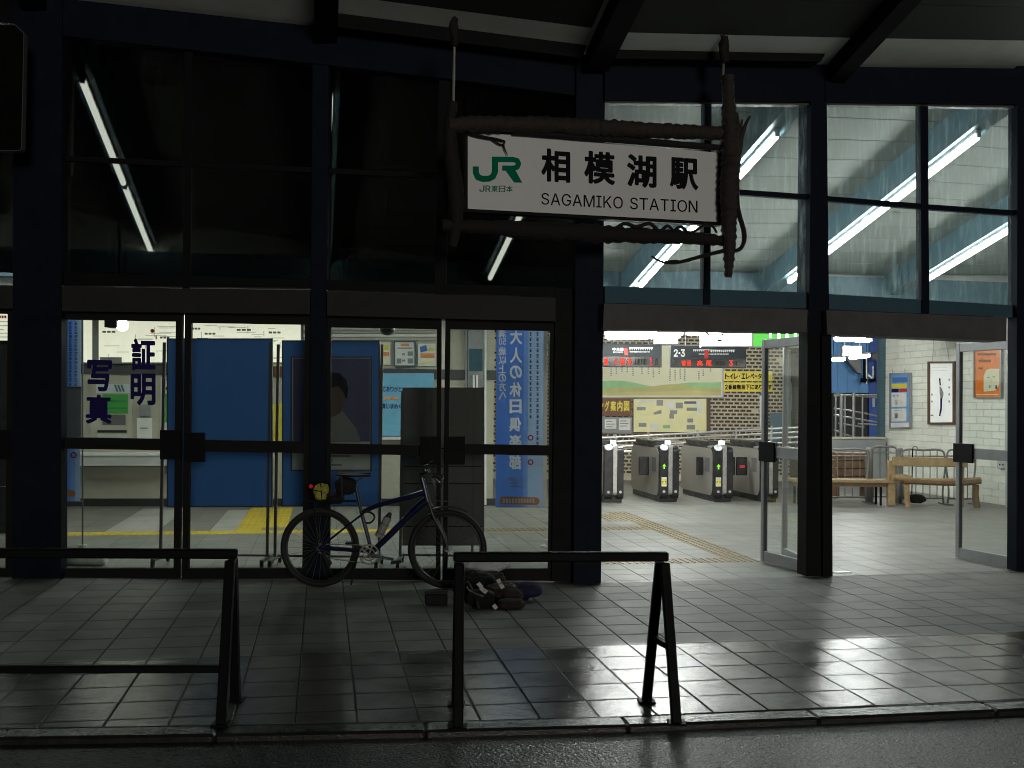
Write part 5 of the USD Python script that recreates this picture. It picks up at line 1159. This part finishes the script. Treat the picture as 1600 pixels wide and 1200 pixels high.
part(t, 'lamp_dish', cat([cyl(PB(1345, 594, .25), PB(1354, 594, .25), .05, 10), cyl(PB(1359, 595, .25), PB(1368, 593, .25), .05, 10)]), 'black_steel')
part(t, 'pipe', bar(PB(1354, 584, .25), PB(1366, 594, .25), .04, .04), 'rail_steel'); fp(t, 'notice', rect(1363, 620, 1367, 636), PB, .06, .03, 'ink_pale'); part(t, 'meter', ball(PB(1368, 557, .2), .12, 2), 'ink_grey')
RL = YP(21.6); t = thing('passage_railing', 'steel railing with posts and sloping rails across the passage', 'railing', RL(1345, 712))
for x, y0, r in ((1306, 616, .02), (1315, 616, .04), (1320.5, 618, .018), (1334, 614, .034), (1348, 618, .02)): p = RL(x, y0); part(t, 'post', cyl(np.array([p[0], p[1], 0.0]), p, r, 8), 'rail_steel', smooth=40)
for a in ((1303, 618, 1380, 617), (1303, 616, 1380, 622)): part(t, 'top_rail', cyl(RL(a[0], a[1]), RL(a[2], a[3]), .02, 8), 'rail_steel', smooth=40)
for a in ((1320, 640, 1382, 652), (1320, 651, 1382, 662), (1303, 638, 1320, 641), (1303, 648, 1320, 652), (1303, 672, 1335, 684), (1340, 662, 1382, 665), (1310, 661, 1350, 668)): part(t, 'rail', cyl(RL(a[0], a[1]), RL(a[2], a[3]), .018, 8), 'rail_steel', smooth=40)
t = thing('passage_sign', 'small white lit box sign between the strip lamps of the passage', 'sign', YP(20.0)(1332, 556)); Y_ = YP(20.0); fp(t, 'casing', rect(1316, 540, 1347, 557), Y_, -.006, -.1, 'aluminium'); fp(t, 'lit_face', rect(1317.5, 541.5, 1345.5, 555.5), Y_, 0, -.006, M['sign_light'])
for x in (1320, 1343): part(t, 'hanger', cyl(Y_(x, 541, -.05), np.array([*Y_(x, 541, -.05)[:2], 3.28]), .01, 8), 'rail_steel')
t = thing('low_wall', 'low grey concrete wall of the ramp behind the steel fences', 'wall', YP(20.6)(1350, 770)); fp(t, 'face', rect(1275, 686, 1384, 776), YP(20.6), 0, -.15, 'ink_grey'); fp(t, 'coping', rect(1275, 683, 1384, 686), YP(20.6), .02, -.18, 'beige_wall')
# ------------------------------------------------------------------ posters on the block wall
def wpost(name, label, box, bits, base, frame, th=.03, glyphs=(), cat_='poster', hang=()):
    x0, y0, x1, y1, sl = box; f = lambda P: [(x, y + sl * (x - x0)) for x, y in P]
    t = thing(name, label, cat_, WB((x0 + x1) / 2, y1)); o = .045
    fp(t, 'sheet', f(rect(x0, y0, x1, y1)), WB, o, .02, base)
    fp(t, 'frame', Polygon(f(rect(x0 - frame[0], y0 - frame[0], x1 + frame[0], y1 + frame[0]))).difference(Polygon(f(rect(x0, y0, x1, y1)))), WB, o + .02, .02, frame[1])
    for P, m in bits: fp(t, 'print', f(rect(*P)) if isinstance(P, tuple) else (P if hasattr(P, 'area') else f(P)), WB, o + .004, o + .001, m)
    for a, b, c, d in hang: part(t, 'hanging_wire', cyl(WB(a, b, o), WB(c, d, .03), .004, 5), 'ink_grey')
    return t
wpost('blue_poster', 'blue framed poster at the far end of the white block wall', (1391, 585, 1420, 668, -.03), [((1394, 590, 1418, 598), 'ink_blue'), ((1393, 600, 1417, 607), 'ink_yellow'), ((1393, 608, 1404, 613), 'ink_navy'), ((1405, 608, 1417, 613), 'ink_red'), ((1393, 614, 1416, 636), 'paper'), ((1393, 639, 1416, 659), 'paper'), ((1391, 661, 1420, 668), 'ink_white'), ((1395, 617, 1398, 620), 'ink_grey'), ((1401, 617, 1404, 620), 'ink_grey'), ((1398, 625, 1402, 632), 'ink_green'), ((1398, 646, 1403, 654), 'ink_grey'), ((1408, 628, 1410, 631), 'ink_red'), ((1396, 641, 1410, 642), 'ink_grey')], 'poster_blue', (2, 'aluminium'), hang=((1395, 583, 1395, 577), (1414, 582, 1414, 576)))
fig = Polygon([(1467, 592), (1468, 590), (1469.5, 592), (1469, 603), (1473, 612), (1474, 620), (1471, 625), (1472, 640), (1470, 650), (1467, 652), (1467, 626), (1467, 614)])
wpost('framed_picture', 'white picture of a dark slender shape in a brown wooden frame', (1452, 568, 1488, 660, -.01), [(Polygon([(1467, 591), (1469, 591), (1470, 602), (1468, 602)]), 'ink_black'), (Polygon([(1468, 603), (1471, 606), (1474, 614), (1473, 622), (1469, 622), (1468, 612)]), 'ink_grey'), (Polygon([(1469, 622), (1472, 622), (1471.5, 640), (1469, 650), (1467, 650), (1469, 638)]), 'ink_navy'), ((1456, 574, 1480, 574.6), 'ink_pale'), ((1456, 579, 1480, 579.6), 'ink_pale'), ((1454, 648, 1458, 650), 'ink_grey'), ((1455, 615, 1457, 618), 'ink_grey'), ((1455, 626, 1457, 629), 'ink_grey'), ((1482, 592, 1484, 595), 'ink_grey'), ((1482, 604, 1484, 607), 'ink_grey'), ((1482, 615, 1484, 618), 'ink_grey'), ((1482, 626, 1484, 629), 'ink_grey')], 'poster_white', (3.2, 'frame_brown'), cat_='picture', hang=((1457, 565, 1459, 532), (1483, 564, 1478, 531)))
wpost('orange_poster', 'orange poster with a pale drawn face behind the open right door', (1522, 522, 1562, 620, .0), [(Polygon([(1537, 612), (1537, 588), (1541, 578), (1548, 576), (1561, 576), (1561, 600), (1556, 610), (1548, 611)]), 'mural_sky'), ((1543, 589, 1546, 590.5), 'ink_black'), ((1551, 588, 1554, 589.5), 'ink_black'), ((1548, 591, 1549, 598), 'ink_grey'), ((1545, 602, 1549, 606), 'ink_green'), ((1555, 602, 1558, 608), 'ink_navy'), ((1527, 552, 1556, 555), 'ink_brown'), ((1529, 562, 1548, 566), 'ink_brown'), ((1529, 574, 1535, 577), 'ink_brown'), ((1525, 616, 1560, 617), 'cream')], 'poster_orange', (2, 'aluminium'))
t = thing('wall_lamp', 'small upright lit lamp on the teal post at the right edge', 'lamp', WB(1580, 595)); Y_ = YP(16.2); fp(t, 'lit_tube', rect(1577, 545, 1584, 593), Y_, .03, -.02, M['sign_light']); fp(t, 'back', rect(1575.5, 543, 1585.5, 595), Y_, -.021, -.07, 'aluminium')
t = thing('socket_box', 'grey socket box low on the block wall by the teal post', 'socket', WB(1563, 733)); fp(t, 'box', rect(1558, 719, 1570, 732), WB, .06, .018, 'outlet'); [part(t, 'hole', pq(Point(x, 726).buffer(1.1), WB, .063, .059), 'ink_black') for x in (1562, 1567)]
t = thing('wall_conduit', 'thin grey conduit running down the block wall beside the orange poster', 'conduit', WB(1570, 700)); part(t, 'pipe', cyl(WB(1571, 719, .03), WB(1573, 525, .03), .012, 8), 'outlet', smooth=40); part(t, 'clip', bar(WB(1570, 640, .03), WB(1574, 640, .03), .02, .03), 'outlet')
# ------------------------------------------------------------------ steel fences and benches
def fence(label, x0, x1, yt, yb, Y, post=True):
    t = thing('crowd_fence', label, 'fence', ground((x0 + x1) / 2, yb), 'steel crowd fences behind the benches'); p0, p1 = at(x0, yb, Y), at(x1, yb, Y); zt = at(x0, yt, Y)[2]; zb = .10; r = .017
    p0[2] = p1[2] = 0; e = (p1 - p0) / np.linalg.norm(p1 - p0); rr = .06
    part(t, 'frame', tube(curve([p0 + [0, 0, .0], p0 + [0, 0, zt * .5], p0 + [0, 0, zt - rr], p0 + e * rr * .3 + [0, 0, zt - rr * .3], p0 + e * rr + [0, 0, zt], (p0 + p1) / 2 + [0, 0, zt], p1 - e * rr + [0, 0, zt], p1 - e * rr * .3 + [0, 0, zt - rr * .3], p1 + [0, 0, zt - rr], p1 + [0, 0, zt * .5], p1], 60), r, 8), 'fence_grey', smooth=50)
    part(t, 'bottom_rail', cyl(p0 + [0, 0, zb], p1 + [0, 0, zb], .014, 8), 'fence_grey'); n = max(3, int(round(np.linalg.norm(p1 - p0) / .125)))
    part(t, 'upper_rail', cyl(p0 + [0, 0, zt - .10], p1 + [0, 0, zt - .10], .010, 8), 'fence_grey')
    for k in range(1, n): q = p0 + (p1 - p0) * k / n; part(t, 'upright', cyl(q + [0, 0, zb], q + [0, 0, zt], .008, 6), 'fence_grey')
    for q in (p0, p1): part(t, 'foot', obox(q + [0, 0, .012], (.02, 0, 0), (0, .2, 0), (0, 0, .011)), 'fence_grey')
fence('long steel crowd fence behind the left bench', 1262, 1355, 702, 786, 17.35)
fence('short steel crowd fence at the teal wall post', 1362, 1401, 698, 786, 17.5)
fence('low steel crowd fence behind the wooden backrest', 1409, 1475, 703, 786, 17.3)
fence('rightmost steel crowd fence, by the open door', 1480, 1522, 703, 786, 17.3)
for x, lab in ((1358, 'thick grey bollard between the two left fences'), (1405, 'thick grey bollard behind the wooden bench post')):
    p = at(x, 785, 17.42); t = thing('bollard', lab, 'bollard', [p[0], p[1], 0]); part(t, 'pipe', cyl([p[0], p[1], 0.004], [p[0], p[1], .90], .062, 16), 'fence_grey', smooth=40); part(t, 'cap', ball([p[0], p[1], .90], .062, 2, (1, 1, .5)), 'fence_grey', smooth=True)
YBN = 16.9
def bench_px(x, y, dy=0): return at(x, y, YBN + dy)
t = thing('bench', 'long pale wooden bench with thin metal legs behind the middle door post', 'bench', ground(1320, 789))
a, b = bench_px(1237, 750), bench_px(1402, 747); zs = .40
for k in range(3): dy = k * .125; part(t, 'seat_plank', cbox((a + b) / 2 * [1, 1, 0] + np.array([0, dy, zs]), (b - a) / 2 * [1, 1, 0], (0, .058, 0), (0, 0, .025), .006), 'wood')
part(t, 'apron', obox((a + b) / 2 * [1, 1, 0] + np.array([0, .01, zs - .06]), (b - a) / 2 * [1, 1, 0] * .97, (0, .015, 0), (0, 0, .03)), 'wood_dark')
for x in (1248, 1377):
    p = bench_px(x, 750)
    for dy in (0.02, .24): part(t, 'leg', cyl([p[0], p[1] + dy, .004], [p[0], p[1] + dy, zs - .03], .019, 10), 'black_steel', smooth=40)
t = thing('log_bench', 'rustic log bench with a wide plank backrest before the block wall', 'bench', ground(1465, 789)); YL = 16.75
L_ = lambda x, y, dy=0: at(x, y, YL + dy)
p = L_(1398, 750); part(t, 'back_post', cbox([p[0], p[1] + .16, .37], (.06, 0, 0), (0, .05, 0), (0, 0, .365), .012), 'wood'); p = L_(1507, 750); part(t, 'back_post', cbox([p[0], p[1] + .16, .37], (.05, 0, 0), (0, .05, 0), (0, 0, .365), .012), 'wood')
a, b = L_(1394, 721, .10), L_(1512, 723, .10); part(t, 'back_plank', cbox((a + b) / 2, (b - a) / 2, (0, .025, 0), (0, 0, .075), .012), 'wood')
part(t, 'seat_log', tube(curve([L_(1410, 752), L_(1450, 754), L_(1500, 755), L_(1532, 752)], 20), .042, 12, rough=.12), 'wood_dark', smooth=50); part(t, 'seat_log', tube(curve([L_(1408, 750, .16), L_(1450, 752, .16), L_(1532, 750, .16)], 20), .05, 12, rough=.12), 'wood', smooth=50)
part(t, 'seat_end', tube(curve([L_(1395, 746), L_(1405, 746), L_(1422, 749)], 10), [.05] * 3 + [.06] * 7, 12, rough=.15), 'wood', smooth=50)
for x, m in ((1417, 'wood'), (1525, 'wood_dark')):
    for dy in (0, .18): p = L_(x, 755, dy); part(t, 'leg', tube([[p[0] + .02, p[1], .004], [p[0], p[1], .2], [p[0], p[1], .36]], [.048, .040, .044], 12, rough=.2), m, smooth=50)
t = thing('umbrella', 'folded dark umbrella and cloth left on the floor between fence and log bench', 'umbrella', ground(1432, 775)); p = at(1432, 778, 17.15); p[2] = 0
part(t, 'cloth', lump(p + [0, 0, .10], (.15, .08, .075), 61, .25, 3), 'cloth_black', smooth=True); part(t, 'shaft', tube([p + [-.06, .05, .1], p + [-.02, .12, .92]], .010, 8), 'black_steel'); part(t, 'handle', torus(p + [.02, .12, .92], (0, 1, 0), .04, .010, 14, 6, math.pi, 2 * math.pi), 'fence_grey')
t = thing('brown_crate', 'brown wooden crate behind the left steel fence', 'crate', at(1328, 786, 18.4) * [1, 1, 0]); p = at(1328, 786, 18.4); c = np.array([p[0], p[1], 0])
for k in range(4): part(t, 'slat', cbox(c + [0, 0, .32 + k * .14], (.30, 0, 0), (0, .16, 0), (0, 0, .06), .01), 'wood_dark')
for s in (-1, 1): part(t, 'leg', obox(c + [s * .26, 0, .13], (.03, 0, 0), (0, .14, 0), (0, 0, .13)), 'wood_dark')

t = thing('speaker_box', 'pale small box hung under the front strip lamp between the departure boards', 'box', YP(16.4)(1040, 538)); Y_ = YP(16.4)
fp(t, 'body', rect(1023, 527, 1059, 537), Y_, 0, -.12, 'outlet'); fp(t, 'face', rect(1025, 528.5, 1057, 536), Y_, .004, 0, 'sign_white')
for x in (1028, 1053): part(t, 'hanger', cyl(Y_(x, 527, -.05), np.array([*Y_(x, 527, -.05)[:2], 3.12]), .008, 6), 'dark_aluminium')
